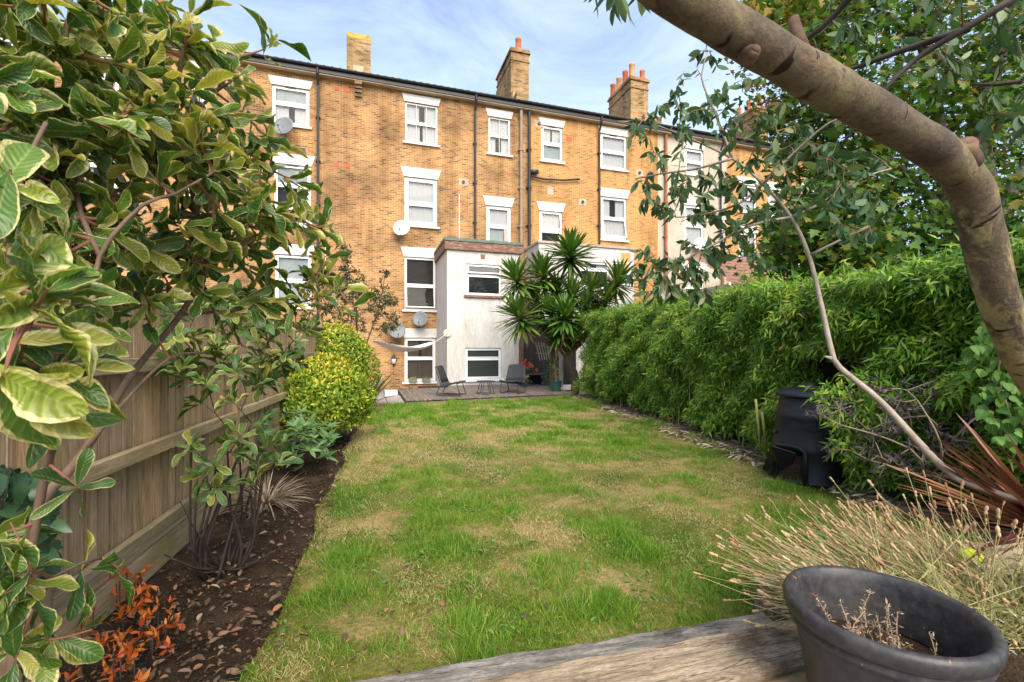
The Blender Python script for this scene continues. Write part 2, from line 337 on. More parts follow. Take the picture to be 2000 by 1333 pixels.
nt.links.new(mixc(nt, 1, r1.outputs[0], r2.outputs[0], 'MULTIPLY'), p.inputs['Base Color']); p.inputs['Roughness'].default_value = 1; p.inputs['Specular IOR Level'].default_value = 0.1
bump(nt, p, n2.outputs['Fac'], 1.0, 0.03)
def soil_h(x, y):
    return -0.03 + 0.03 * math.sin(x * 9 + y * 4) * math.sin(y * 7 - x * 3) + random.uniform(-0.014, 0.014) + 0.035 * max(0, (lawn_left(y) - x - 0.3))
def fx(y): return -1.385 + GX * (y - 3.67) / GY
slab('flower_bed', SOIL, lambda y: fx(y) - 0.03, lambda y: lawn_left(y) + 0.015, [0.2 + 0.09 * i for i in range(150)], 14, soil_h)
# neighbour's ground beyond the fence and the strip under the bamboo
slab('neighbour_ground', EARTH, lambda y: fx(y) - 9, lambda y: fx(y) - 0.09, [-1, 5, 12, 17], 3, lambda x, y: -0.02)
MULCH = M_('dry_leaf_mulch', [(0.3, (0.10, 0.07, 0.045)), (0.55, (0.24, 0.17, 0.10)), (0.75, (0.36, 0.27, 0.17))], 7, rough=1, bmp=0.8, bscale=50, bdist=0.03, fine=(40, 0.5))
slab('hedge_strip', MULCH, lambda y: lawn_right(y) + 0.12 + 0.1 * math.sin(y * 3.1), lambda y: lawn_right(y) + 4, [2.2 + 0.25 * i for i in range(46)], 14,
     lambda x, y: 0.02 + 0.03 * max(0, min(1, (x - lawn_right(y)))) + random.uniform(-0.01, 0.01))
GRAVEL = M_('gravel_bed', [(0.3, (0.20, 0.18, 0.15)), (0.7, (0.46, 0.43, 0.38))], 20, rough=0.95, bmp=0.8, bscale=60, bdist=0.03)
slab('gravel_path', GRAVEL, lambda y: -0.75, lambda y: 6.0, [-2.5, 0, 1.0, 1.5, 1.66], 4, lambda x, y: 0.035)
# white stone chippings
def pebble():
    b = MB(); ph = (1 + 5 ** 0.5) / 2
    vs = [Vector(q).normalized() for q in ((-1,ph,0),(1,ph,0),(-1,-ph,0),(1,-ph,0),(0,-1,ph),(0,1,ph),(0,-1,-ph),(0,1,-ph),(ph,0,-1),(ph,0,1),(-ph,0,-1),(-ph,0,1))]
    fs = ((0,11,5),(0,5,1),(0,1,7),(0,7,10),(0,10,11),(1,5,9),(5,11,4),(11,10,2),(10,7,6),(7,1,8),(3,9,4),(3,4,2),(3,2,6),(3,6,8),(3,8,9),(4,9,5),(2,4,11),(6,2,10),(8,6,7),(9,8,1))
    return vs, fs
PEB = leafmat('pale_stone', [(0, (0.30, 0.28, 0.25)), (0.4, (0.55, 0.53, 0.50)), (1, (0.72, 0.71, 0.70))], transl=0, rough=0.7)
b = MB(); vs, fs = pebble()
for i in range(1500):
    x, y = random.uniform(0.9, 2.6), random.uniform(0.9, 1.62); r = random.uniform(0.009, 0.02)
    e = Vector((random.uniform(0.7, 1.3), random.uniform(0.7, 1.3), random.uniform(0.5, 0.9)))
    R = Matrix.Rotation(random.uniform(0, 6.28), 3, 'Z')
    b.add([Vector((x, y, 0.04 + r * 0.4)) + R @ Vector((q.x * e.x * r, q.y * e.y * r, q.z * e.z * r)) for q in vs], fs)
tag(b.build('gravel_chippings', PEB), 'pale stone chippings loose on the ground beside the black pot', 'gravel', kind='stuff')

CLOD = leafmat('soil_clod', [(0, (0.03, 0.02, 0.013)), (0.6, (0.075, 0.05, 0.032)), (0.97, (0.10, 0.07, 0.05)), (1, (0.26, 0.22, 0.19))], transl=0, rough=1.0, spec=0.1)
b = MB()
for i in range(4200):
    y = 1.6 + 7.4 * random.random() ** 1.7; x = random.uniform(fx(y) + 0.05, lawn_left(y) - 0.01); r = random.choice([0.004, 0.005, 0.006, 0.008, 0.011]) * random.uniform(0.7, 1.3)
    e = Vector((random.uniform(0.7, 1.4), random.uniform(0.7, 1.4), random.uniform(0.5, 0.9))); R = Matrix.Rotation(random.uniform(0, 6.28), 3, 'Z')
    b.add([Vector((x, y, -0.015 + r * 0.3)) + R @ Vector((q.x * e.x * r * random.uniform(0.8, 1.2), q.y * e.y * r, q.z * e.z * r)) for q in vs], fs)
tag(b.build('soil_crumbs', CLOD), 'loose crumbs of soil and grit over the flower bed', 'soil', kind='stuff')

# ================================================================ TERRACE OF HOUSES
def fac(px, py, Y=YF):
    q = atY(px, py, Y); return q.x, q.z
def rect(L, R, T, B, Y=YF):
    c = (L + R) / 2
    return fac(L, (T + B) / 2, Y)[0], fac(R, (T + B) / 2, Y)[0], fac(c, B, Y)[1], fac(c, T, Y)[1]
def wall(name, mat, parent, x0, x1, z0, z1, Y, holes, rv=0.11):
    xs = sorted({x0, x1, *[h[0] for h in holes], *[h[1] for h in holes]}); zs = sorted({z0, z1, *[h[2] for h in holes], *[h[3] for h in holes]})
    b = MB()
    for i in range(len(xs) - 1):
        for j in range(len(zs) - 1):
            cx, cz = (xs[i] + xs[i+1]) / 2, (zs[j] + zs[j+1]) / 2
            if any(h[0] < cx < h[1] and h[2] < cz < h[3] for h in holes): continue
            b.add([(xs[i], Y, zs[j]), (xs[i+1], Y, zs[j]), (xs[i+1], Y, zs[j+1]), (xs[i], Y, zs[j+1])], [(0, 1, 2, 3)])
    for a, c, d, e in holes:
        y2 = Y + rv
        b.add([(a,Y,d),(a,y2,d),(a,y2,e),(a,Y,e)], [(0,1,2,3)]); b.add([(c,Y,d),(c,Y,e),(c,y2,e),(c,y2,d)], [(0,1,2,3)])
        b.add([(a,Y,d),(c,Y,d),(c,y2,d),(a,y2,d)], [(0,1,2,3)]); b.add([(a,Y,e),(a,y2,e),(c,y2,e),(c,Y,e)], [(0,1,2,3)])
    for a, c in ((x0, x0 - 0.004), (x1, x1 + 0.004)):        # return edges, so the wall has depth
        b.add([(a, Y, z0), (a, Y + 3, z0), (a, Y + 3, z1), (a, Y, z1)], [(0, 1, 2, 3)])
    return b.build(name, mat, parent)
BACKS = {'curtain': CURT, 'blind': BLINDG, 'dark': DARKROOM, 'brown': BROWNROOM, 'greycurt': GREYCURT}
def pane_frame(b, x0, x1, z0, z1, y0, y1, w):
    b.box(x0, x0+w, y0, y1, z0, z1); b.box(x1-w, x1, y0, y1, z0, z1); b.box(x0+w, x1-w, y0, y1, z0, z0+w); b.box(x0+w, x1-w, y0, y1, z1-w, z1)
def window(par, hole, Y, mat=UPVC, split=0.5, back=('curtain', 'curtain'), fw=0.075, sw=0.05, bars=0, tilt_low=0, tilt_top=0, lintel=None, sill=True, glass=None, slats=False, vent=False, sillmat=STONEW):
    x0, x1, z0, z1 = hole; zm = z0 + (z1 - z0) * split; glass = glass or GLASS
    b = MB(); pane_frame(b, x0 + 0.003, x1 - 0.003, z0 + 0.003, z1 - 0.003, Y + 0.05, Y + 0.115, fw); b.box(x0 + fw, x1 - fw, Y + 0.055, Y + 0.112, zm - 0.035, zm + 0.035)
    w = b.build('window', mat, par, bevel=0.006)
    for lo, hi, tl, bk in ((z0 + fw, zm - 0.035, tilt_low, back[1]), (zm + 0.035, z1 - fw, tilt_top, back[0])):
        a, c = x0 + fw + 0.002, x1 - fw - 0.002
        b = MB(); pane_frame(b, a, c, lo + 0.002, hi - 0.002, Y + 0.035, Y + 0.095, sw)
        for k in range(bars):
            xx = a + (c - a) * (k + 1) / (bars + 1); b.box(xx - 0.012, xx + 0.012, Y + 0.05, Y + 0.09, lo + sw, hi - sw)
        s = b.build('sash', mat, w, bevel=0.004)
        gl = MB().box(a + sw - 0.005, c - sw + 0.005, Y + 0.066, Y + 0.072, lo + sw - 0.005, hi - sw + 0.005).build('pane', glass, w)
        if tl:
            Mx = Matrix.Translation((0, Y + 0.09, hi)) @ Matrix.Rotation(math.radians(-tl), 4, 'X') @ Matrix.Translation((0, -Y - 0.09, -hi))
            for o in (s, gl): o.data.transform(Mx)
        if bk in ('curtain', 'greycurt'):      # hung cloth with folds; some pairs are not quite drawn
            gap = random.choice([0, 0, 0.10, 0.22]) * (c - a); spans = [(a - 0.04, c + 0.04)] if not gap else [(a - 0.04, (a + c) / 2 - gap * random.uniform(0.2, 0.8)), ((a + c) / 2 + gap * 0.5, c + 0.04)]
            for s0, s1 in spans:
                nn = 36; P = [[(s0 + (s1 - s0) * k / nn, Y + 0.145 + 0.014 * math.sin(k * 1.35 + s0 * 7) + 0.007 * math.sin(k * 2.9), z_) for k in range(nn + 1)] for z_ in (lo - 0.05, hi + 0.05)]
                MB().grid(P).build('curtain', BACKS[bk], w, smooth=True)
            MB().box(a - 0.05, c + 0.05, Y + 0.34, Y + 0.345, lo - 0.08, hi + 0.08).build('room_interior', DARKROOM, w)
        else:
            yo = 0.13 if bk == 'blind' else 0.24
            MB().box(a - 0.05, c + 0.05, Y + yo, Y + yo + 0.005, lo - 0.08, hi + 0.08).build('blind' if bk == 'blind' else 'room_interior', BACKS[bk], w)
    if slats:
        b = MB(); zz = z0 + fw + 0.02
        while zz < z1 - fw:
            b.add([(x0+fw, Y+0.135, zz), (x1-fw, Y+0.135, zz), (x1-fw, Y+0.165, zz+0.022), (x0+fw, Y+0.165, zz+0.022)], [(0,1,2,3)]); zz += 0.05
        sl = b.build('blind', WSLAT, w); tag(sl, 'brown slatted venetian blind')
    if sill:
        bx('sill', sillmat, w, x0 - 0.10, x1 + 0.10, Y - 0.09, Y + 0.048, z0 - 0.085, z0 + 0.0)
    if lintel:
        h, fl = lintel
        b = MB(); t = 0.028
        q = [(x0 - 0.03, z1 + 0.001), (x1 + 0.03, z1 + 0.001), (x1 + fl, z1 + h), (x0 - fl, z1 + h)]
        b.add([(x, Y - t, z) for x, z in q] + [(x, Y + 0.02, z) for x, z in q], [(0,1,2,3),(7,6,5,4),(0,4,5,1),(1,5,6,2),(2,6,7,3),(3,7,4,0)])
        b.build('lintel', STONEW, w)
    if vent:
        bx('trickle_vent', BLACKPL, w, (x0+x1)/2 - 0.2, (x0+x1)/2 + 0.2, Y + 0.03, Y + 0.048, z1 - 0.05, z1 - 0.025)
    return w
EAVE = 12.78
def roof(par, x0, x1):
    b = MB(); n = int((x1 - x0) / 0.055); P0 = []; P1 = []; P2 = []
    for i in range(n + 1):
        x = x0 + (x1 - x0) * i / n; wv = 0.028 * math.sin(x * 2 * PI / 0.30)
        P0.append((x, YF - 0.36, EAVE + 0.30 + wv)); P1.append((x, YF - 0.36, EAVE + 0.325 + wv)); P2.append((x, YF + 4.5, EAVE + 0.325 + 4.86 * math.tan(math.radians(28.5)) + wv))
    b.grid([P0, P1, P2]); b.build('roof', TILE, par)
    bx('soffit', SOFFIT, par, x0, x1, YF - 0.26, YF + 0.02, EAVE, EAVE + 0.17)
    bx('fascia', BLACKPL, par, x0, x1, YF - 0.30, YF - 0.262, EAVE + 0.05, EAVE + 0.28)
    P = []
    for i in range(9):
        a = PI + PI * i / 8; P.append([(x, YF - 0.365 + 0.06 * math.cos(a), EAVE + 0.29 + 0.075 * math.sin(a)) for x in (x0, x1)])
    b = MB().grid(P); P2 = [[(q[0], q[1] * 1 + (0.004 if q[1] > YF - 0.365 else -0.004), q[2] - 0.003) for q in r] for r in P]; b.grid(P2); b.build('gutter', BLACKPL, par, smooth=True)
def pipe(par, px, top, bot, r=0.05, mat=BLACKPL, Y=YF - 0.10, name='downpipe', swan=True):
    x = fac(px, ((top or 200) + bot) / 2, Y)[0]; z1 = EAVE + 0.2 if top is None else fac(px, top, Y)[1]; z0 = fac(px, bot, Y)[1]
    b = MB()
    pts = [(x, Y, z0), (x, Y, z1 - 0.75), (x, Y - 0.0, z1 - 0.6), (x, Y - 0.24, z1 - 0.2), (x, Y - 0.25, z1)] if swan else [(x, Y, z0), (x, Y, z1)]
    b.tube(pts, r, 10)
    zz = z0 + 0.9
    while zz < z1 - 0.9:
        b.tube([(x, Y, zz), (x, Y, zz + 0.12)], r * 1.28, 10); b.box(x - r * 1.9, x + r * 1.9, Y + 0.02, YF - 0.004, zz + 0.03, zz + 0.08); zz += 1.8
    return b.build(name, mat, par, smooth=False)
def chimney(par, pxl, pxr, pyt, Y, depth, zb=12.9, cap=None, mat=BRICK_C, pots=(), corb=True):
    x0, z1 = fac(pxl, pyt, Y); x1 = fac(pxr, pyt, Y)[0]
    b = MB().box(x0, x1, Y, Y + depth, zb, z1 - 0.2)
    c = b.build('chimney', mat, par)
    b = MB()
    if corb:
        b.box(x0 - 0.07, x1 + 0.07, Y - 0.07, Y + depth + 0.07, z1 - 0.199, z1 - 0.1); b.box(x0 - 0.03, x1 + 0.03, Y - 0.03, Y + depth + 0.03, z1 - 0.099, z1)
        b.box(x0 - 0.04, x1 + 0.04, Y - 0.04, Y + depth + 0.04, z1 - 0.62, z1 - 0.55)
    else:
        b.box(x0 - 0.002, x1 + 0.002, Y - 0.002, Y + depth, z1 - 0.199, z1)
    b.build('chimney_cap', cap or mat, c)
    for fx_, fy, h, r, mt in pots:
        cx, cy = x0 + (x1 - x0) * fx_, Y + depth * fy
        MB().lathe([(r * 0.8, h), (r, h), (r * 1.08, h - 0.02), (r * 1.08, h - 0.1), (r * 0.95, h - 0.12), (r * 1.1, 0.12), (r * 1.15, 0)], (cx, cy, z1), 16).build('chimney_pot', mt, c, smooth=True)
    return c
def airbrick(par, px, py, w=0.23, h=0.15, mat=REDBRICK, name='air_brick'):
    x, z = fac(px, py); return MB().box(x - w/2, x + w/2, YF - 0.006, YF + 0.05, z - h/2, z + h/2).build(name, mat, par)
XB = [-15.2, -7.8, fac(703, 400)[0], fac(1030, 400)[0], fac(1285, 400)[0], fac(1419, 400)[0], fac(1545, 400)[0], 30.5, 38.0]
LIN = (0.42, 0.17)
def house(i, name, label, mat, wins, zb=-0.33):
    x0, x1 = XB[i], XB[i + 1]; h = thing(name, label, 'house', ((x0 + x1) / 2, YF, -0.33), group='terraced houses behind the garden')
    holes = [rect(*w[0]) for w in wins]
    wall('wall', mat, h, x0, x1, zb, EAVE + 0.2, YF, holes)
    for hl, w in zip(holes, wins): window(h, hl, YF, **w[1])
    roof(h, x0, x1)
    return h
TOPL = (0.34, 0.14)
h0 = house(0, 'terraced_house', 'brick terraced house at far left, mostly hidden behind the large-leaved shrub', BRICK, [
    ((165, 232, 108, 192), dict(lintel=TOPL)), ((150, 228, 272, 372), dict(lintel=LIN)), ((-40, 30, 70, 160), dict(lintel=TOPL)), ((-60, 20, 250, 350), dict(lintel=LIN)),
    ((140, 225, 470, 575), dict(lintel=LIN, back=('blind', 'blind')))])
h1 = house(1, 'terraced_house', 'brick terraced house left of the tall lichened chimney, grey dish under its top window', BRICK, [
    ((531, 604, 170, 245), dict(lintel=TOPL, split=0.55, back=('blind', 'curtain'), vent=True)),
    ((535, 607, 322, 407), dict(lintel=LIN, split=0.52, back=('blind', 'dark'), vent=True)),
    ((537, 608, 498, 600), dict(lintel=LIN, split=0.5, back=('blind', 'blind'))),
    ((372, 402, 139, 215), dict(lintel=TOPL)), ((366, 400, 300, 385), dict(lintel=LIN))])
h2 = house(2, 'terraced_house', 'orange brick terraced house with the white two storey extension at its rear', BRICK, [
    ((791, 855, 203, 281), dict(lintel=TOPL, mat=OLDWHITE, bars=2, fw=0.05, sw=0.035)),
    ((790, 854, 348, 442), dict(lintel=LIN, split=0.46, fw=0.12, sw=0.06)),
    ((954, 997, 230, 302), dict(lintel=TOPL, mat=OLDWHITE, bars=1, fw=0.05, sw=0.035)),
    ((950, 998, 403, 477), dict(lintel=LIN, split=0.46, fw=0.1, back=('curtain', 'blind'))),
    ((790, 851, 503, 606), dict(lintel=LIN, split=0.46, back=('dark', 'dark'), slats=True, tilt_low=14, fw=0.05, sw=0.05, sill=True)),
    ((790, 851, 660, 746), dict(lintel=(0.40, 0.04), split=0.53, back=('greycurt', 'greycurt'), fw=0.09, sw=0.04, sillmat=UPVC))])
h3 = house(3, 'terraced_house', 'bright orange brick terraced house between the two pot-topped chimneys', BRICK_O, [
    ((1057, 1099, 247, 316), dict(lintel=TOPL, back=('curtain', 'blind'), vent=True)), ((1173, 1224, 264, 331), dict(lintel=TOPL, vent=True)),
    ((1054, 1098, 413, 480), dict(lintel=LIN, split=0.42, tilt_top=10, back=('curtain', 'dark'))), ((1174, 1224, 386, 469), dict(lintel=LIN, split=0.5, tilt_low=13))])
h4 = house(4, 'terraced_house', 'cream rendered terraced house with rusty orange downpipes behind the eucalyptus', RENDER, [
    ((1338, 1374, 292, 342), dict(lintel=TOPL)), ((1337, 1375, 402, 481), dict(lintel=LIN)), ((1337, 1375, 531, 592), dict(lintel=LIN, bars=1))])
h5 = house(5, 'terraced_house', 'pale brick terraced house half hidden by the maple, right of the rendered house', BRICK_O, [
    ((1443, 1478, 455, 507), dict(lintel=LIN)), ((1505, 1532, 465, 512), dict(lintel=LIN)), ((1443, 1478, 362, 415), dict(lintel=LIN)), ((1500, 1530, 372, 425), dict(lintel=LIN))])
h6 = house(6, 'terraced_house', 'brick terraced house furthest right, seen through gaps in the maple', BRICK_O, [
    ((1560, 1590, 375, 430), dict(lintel=LIN)), ((1620, 1650, 382, 436), dict(lintel=LIN)), ((1560, 1590, 472, 520), dict(lintel=LIN)), ((1625, 1652, 475, 522), dict(lintel=LIN))])
# chimneys with their pots
def pots(n, mats, r=0.13, h=0.75, f0=0.12, f1=0.88, x=0.5): return [(x, f0 + (f1 - f0) * k / max(1, n - 1), h, r, mats[k % len(mats)]) for k in range(n)]
chimney(h1, 677, 724, 62, 20.9, 1.9, cap=LICHEN, corb=False)
x0 = fac(690, 150, 20.85)[0]
bx('chimney_niche', SOFFIT, h1, x0, fac(710, 150, 20.85)[0], 20.86, 20.93, 13.2, fac(700, 128, 20.85)[1])
b = MB()
for k in range(4): b.box(fac(693, 170)[0], fac(707, 170)[0], YF - 0.27 + 0.06 * k, YF - 0.002, EAVE - 0.14 * (k + 1), EAVE - 0.14 * k - 0.02)
b.build('corbel', BRICK_C, h1)
chimney(h2, 998, 1033, 92, 21.0, 2.5, pots=[(0.5, 0.1, 0.65, 0.14, TERRA), (0.45, 0.42, 0.55, 0.13, TERRA)])
chimney(h3, 1232, 1266, 148, 21.0, 2.3, pots=[(0.8, 0.1, 0.55, 0.13, TERRA)] + pots(4, [TERRAY, TERRA, TERRAY, TERRA], 0.15, 0.78, 0.1, 0.95, 0.2))
chimney(h0, 277, 338, 25, 20.9, 1.6, pots=pots(2, [TERRA]))
chimney(h5, 1478, 1500, 205, 21.0, 2.0, pots=pots(3, [TERRA]))
# parapet bits between roofs
for hh, px in ((h2, 1030), (h3, 1287)):
    x = fac(px, 250)[0]; b = MB()
    for k in range(6): b.box(x - 0.62, x - 0.02, YF - 0.25 + k * 0.6, YF + 0.35 + k * 0.6, EAVE + 0.1, EAVE + 0.75 + 0.38 * k)
    b.build('parapet', BRICK_C, hh)
pipe(h1, 621, None, 700); pipe(h2, 928, None, 475); pipe(h3, 1171, None, 478)
pipe(h2, 1018, 190, 482, 0.075, GREYPIPE, YF - 0.12, 'soil_pipe', False); pipe(h3, 1034, 200, 480, 0.07, BLACKPL, YF - 0.14, 'soil_pipe', False)
pipe(h4, 1301, 262, 565, 0.075, RUSTPIPE, YF - 0.12, 'soil_pipe', False); pipe(h4, 1412, 470, 565, 0.07, RUSTPIPE, YF - 0.12, 'soil_pipe', False); pipe(h4, 1408, None, 470)
pipe(h2, 897, 380, 475, 0.022, UPVC, YF - 0.03, 'overflow_pipe', False); pipe(h1, 636, 465, 545, 0.02, UPVC, YF - 0.03, 'overflow_pipe', False)
b = MB(); a = Vector((*fac(1036, 343), 0)); q = [(*fac(px, py), 0) for px, py in ((1036, 346), (1060, 352), (1100, 354), (1130, 352))]
b.tube([(x, YF - 0.12, z) for x, z, _ in q], 0.045, 8); b.tube([(fac(1034, 338)[0], YF - 0.12, fac(1034, 338)[1]), (fac(1049, 338)[0], YF - 0.14, fac(1049, 338)[1])], 0.1, 10)
b.build('waste_pipe', BLACKPL, h3, smooth=True)
for px, py in ((657, 173), (678, 176), (657, 322), (678, 323), (659, 477), (661, 493)): airbrick(h1, px, py)
airbrick(h3, 1111, 272, 0.3, 0.25); airbrick(h1, 588, 295, 0.33, 0.24, BLACKPL)
for hh, px, py in ((h2, 905, 356), (h3, 1138, 395), (h3, 1249, 338), (h3, 1053, 242)):
    x, z = fac(px, py); MB().box(x - 0.2, x + 0.2, YF - 0.004, YF + 0.02, z - 0.16, z + 0.16).build('mortar_patch', CEMENT, hh)
    MB().tube([(x, YF - 0.05, z), (x, YF + 0.01, z)], 0.07, 12).build('vent_pipe', BLACKPL, hh)
airbrick(h3, 1075, 373, 0.3, 0.38, CEMENT, 'mortar_patch'); airbrick(h2, 1016, 500, 0.1, 0.1, CEMENT, 'mortar_patch')

# white extension in front of the orange house
EY = 17.6
def ext_rect(L, R, T, B): return rect(L, R, T, B, EY)
e0, e1 = fac(873, 600, EY)[0], fac(1016, 600, EY)[0]; ez = fac(945, 492, EY)[1]
ext = thing('rear_extension', 'white painted two storey rear extension with brown peeling fascia', 'extension', ((e0 + e1) / 2, EY, 0))
eh = [ext_rect(911, 980, 517, 578), ext_rect(909, 979, 680, 741)]
wall('wall', WHITEW, ext, e0, e1, -0.3, ez, EY, eh, 0.09)
b = MB().add([(e0 - 0.004, EY + 0.002, -0.3), (e0 - 0.004, YF - 0.002, -0.3), (e0 - 0.004, YF - 0.002, ez), (e0 - 0.004, EY + 0.002, ez)], [(0, 1, 2, 3)]); b.build('side_wall', GREYBOARD, ext)
b = MB().box(e0 - 0.10, e1 + 0.1, EY - 0.10, YF - 0.01, ez, ez + 0.33); b.build('fascia', BROWNWD, ext)
b = MB().box(e0 - 0.13, e1 + 0.13, EY - 0.13, YF - 0.012, ez + 0.331, ez + 0.44); b.build('roof', GREENFELT, ext)
w1 = window(ext, eh[0], EY, split=0.66, back=('dark', 'dark'), tilt_top=12, fw=0.05, sw=0.05, glass=GLASSD, sillmat=BROWNWD)
w2 = window(ext, eh[1], EY, split=0.66, back=('brown', 'brown'), fw=0.06, sw=0.035, glass=OBSC, sillmat=UPVC)
x, z = fac(943, 502, EY); bx('air_vent', BROWNWD, ext, x - 0.09, x + 0.09, EY - 0.01, EY + 0.05, z - 0.09, z + 0.09)
x, z = fac(991, 468, EY); bx('flue', CEMENT, ext, x - 0.08, x + 0.08, EY + 0.2, EY + 0.36, ez + 0.44, ez + 1.05)
# second, lower white extension behind the yucca
E2 = 18.6; f0, f1 = fac(1052, 540, E2)[0], fac(1238, 540, E2)[0]; fz = fac(1150, 482, E2)[1]
ex2 = thing('rear_extension', 'white rendered extension half hidden behind the yucca heads', 'extension', ((f0 + f1) / 2, E2, 0))
hh2 = [rect(1132, 1190, 512, 562, E2), rect(1194, 1222, 512, 556, E2)]
wall('wall', WHITEW, ex2, f0, f1, -0.3, fz, E2, hh2, 0.09)
for q in hh2: window(ex2, q, E2, split=0.7, back=('curtain', 'dark'), fw=0.05, sw=0.04, sill=False)
b = MB().box(f0 - 0.06, f1 + 0.06, E2 - 0.06, YF - 0.01, fz, fz + 0.1); b.build('roof', CEMENT, ex2)
for px, py in ((1222, 503), (1219, 524)):
    x, z = fac(px, py, E2); bx('render_patch', M_('orange_patch', [(0.3, (0.5, 0.26, 0.08)), (0.7, (0.62, 0.36, 0.13))], 4, bmp=0.2), ex2, x - 0.25, x + 0.25, E2 - 0.006, E2 + 0.02, z - 0.2, z + 0.2)
# low outbuilding with a red tiled roof behind the hedge
oy = 15.5; o0, o1 = fac(1425, 530, oy)[0], fac(1560, 530, oy)[0]
ob = thing('outbuilding', 'low outbuilding with red brown tiled roof showing above the hedge', 'outbuilding', ((o0 + o1) / 2, oy, 0))
oz0, oz1 = fac(1470, 555, oy)[1], fac(1500, 505, oy + 2.5)[1]
bx('wall', RENDER, ob, o0 + 0.2, o1 + 2, oy + 0.2, YF - 0.3, -0.3, oz0)
b = MB(); n = 9
for k in range(n):
    ya, yb = oy + 2.6 * k / n, oy + 2.6 * (k + 1) / n + 0.03; za, zb_ = oz0 + (oz1 - oz0) * k / n, oz0 + (oz1 - oz0) * (k + 1) / n
    for j in range(26):
        xa = o0 + (o1 + 2 - o0) * (j + 0.5 * (k % 2)) / 26; xc = xa + (o1 + 2 - o0) / 26 - 0.012
        b.add([(xa, ya, za + 0.03), (xc, ya, za + 0.03), (xc, yb, zb_ + 0.012), (xa, yb, zb_ + 0.012), (xa, ya, za), (xc, ya, za)], [(0,1,2,3), (4,5,1,0)])
tag(b.build('roof', REDTILE, ob), kind='stuff')
bx('verge_board', UPVC, ob, o0 - 0.05, o0 + 0.05, oy - 0.03, oy + 0.02, oz0 - 0.1, oz0 + 0.02)

# satellite dishes
def dish(px, py, dia, label, mat=DISHG, Y=YF, az=-0.3, el=0.35):
    x, z = fac(px, py, Y - 0.35); t = thing('satellite_dish', label, 'satellite dish', (x, Y - 0.35, z), group='satellite dishes on the walls')
    R = Matrix.Rotation(az, 3, 'Z') @ Matrix.Rotation(PI / 2 - el, 3, 'X')
    b = MB(); rings = []
    for i in range(6):
        rr = dia / 2 * i / 5; rings.append((rr, 0.18 * (rr / (dia / 2)) ** 2 * dia * 0.55))
    n = 24; vs = [R @ Vector((r * math.cos(2*PI*k/n), r * 1.08 * math.sin(2*PI*k/n), h)) for r, h in rings for k in range(n)]
    b.add(vs, [(i*n+k, i*n+(k+1) % n, (i+1)*n+(k+1) % n, (i+1)*n+k) for i in range(5) for k in range(n)])
    d = b.build('reflector', mat, t, smooth=True, local=True); so = d.modifiers.new('s', 'SOLIDIFY'); so.thickness = 0.012
    arm = R @ Vector((0, -dia * 0.52, dia * 0.05)); tip = R @ Vector((0, -dia * 0.40, dia * 0.55))
    MB().tube([arm, (arm + tip) / 2 + Vector((0, 0, -0.04)), tip], 0.012, 6).build('feed_arm', DISHG, t, local=True)
    dd = (R @ Vector((0, 0, -1))); MB().tube([tip - dd * 0.03, tip + dd * 0.06], 0.03, 10).build('feed_head', DISHG, t, local=True)
    back = R @ Vector((0, 0, -0.02)); MB().tube([back, back + Vector((0, 0.12, -0.05)), Vector((0, 0.345, -0.12)), Vector((0, 0.345, -0.25))], 0.02, 8).build('wall_bracket', DISHG, t, local=True)
dish(555, 249, 0.80, 'dark grey satellite dish under the top window left of the drainpipe')
dish(785, 447, 0.72, 'pale satellite dish at the corner of the second floor window', DISHW)
dish(821, 624, 0.66, 'grey satellite dish close beside the white extension below the blinds window')
dish(775, 646, 0.72, 'lowest grey satellite dish beside the ground floor window lintel', az=0.1)
dish(597, 433, 0.7, 'pale satellite dish behind the shrub under the open dark window', DISHW)
dish(1369, 478, 0.75, 'pale satellite dish on the cream rendered house', DISHW, az=-0.5)
# alarm box / lamp fittings on walls
x, z = fac(873, 651, EY); t = thing('hammock_hook_plate', 'round cream plate at the extension corner holding the hammock', 'wall plate', (x, EY - 0.02, z))
b = MB().tube([(0, -0.06, 0), (0, 0.016, 0)], 0.15, 20); b.build('plate', M_('cream_plastic', [(0.3, (0.52, 0.48, 0.34)), (0.7, (0.60, 0.56, 0.42))], 3, rough=0.5), t, local=True, bevel=0.01)
MB().tube([(-0.02, -0.06, -0.02), (-0.02, -0.11, -0.02), (-0.05, -0.13, -0.04)], 0.01, 6).build('hook', DISHG, t, local=True)
x, z = fac(769, 705); t = thing('wall_lantern', 'small black and white lantern on the brick wall under the hammock', 'wall lamp', (x, YF - 0.08, z))
MB().box(-0.03, 0.03, 0.04, 0.078, -0.25, 0.28).build('back_plate', BLACKPL, t, local=True)
MB().lathe([(0.0, -0.12), (0.08, -0.12), (0.1, 0.05), (0.1, 0.1)], (0, 0, 0), 12).build('glass', UPVC, t, local=True, smooth=True)
MB().lathe([(0.13, 0.1), (0.03, 0.24), (0, 0.26)], (0, 0, 0), 12).build('cap', BLACKPL, t, local=True)
# window boxes on the ground-floor sill and plants inside the extension window
PLB = M_('grey_trough', [(0.3, (0.16, 0.19, 0.17)), (0.7, (0.24, 0.27, 0.25))], 5, rough=0.7)
gs = rect(790, 851, 660, 746)[2]
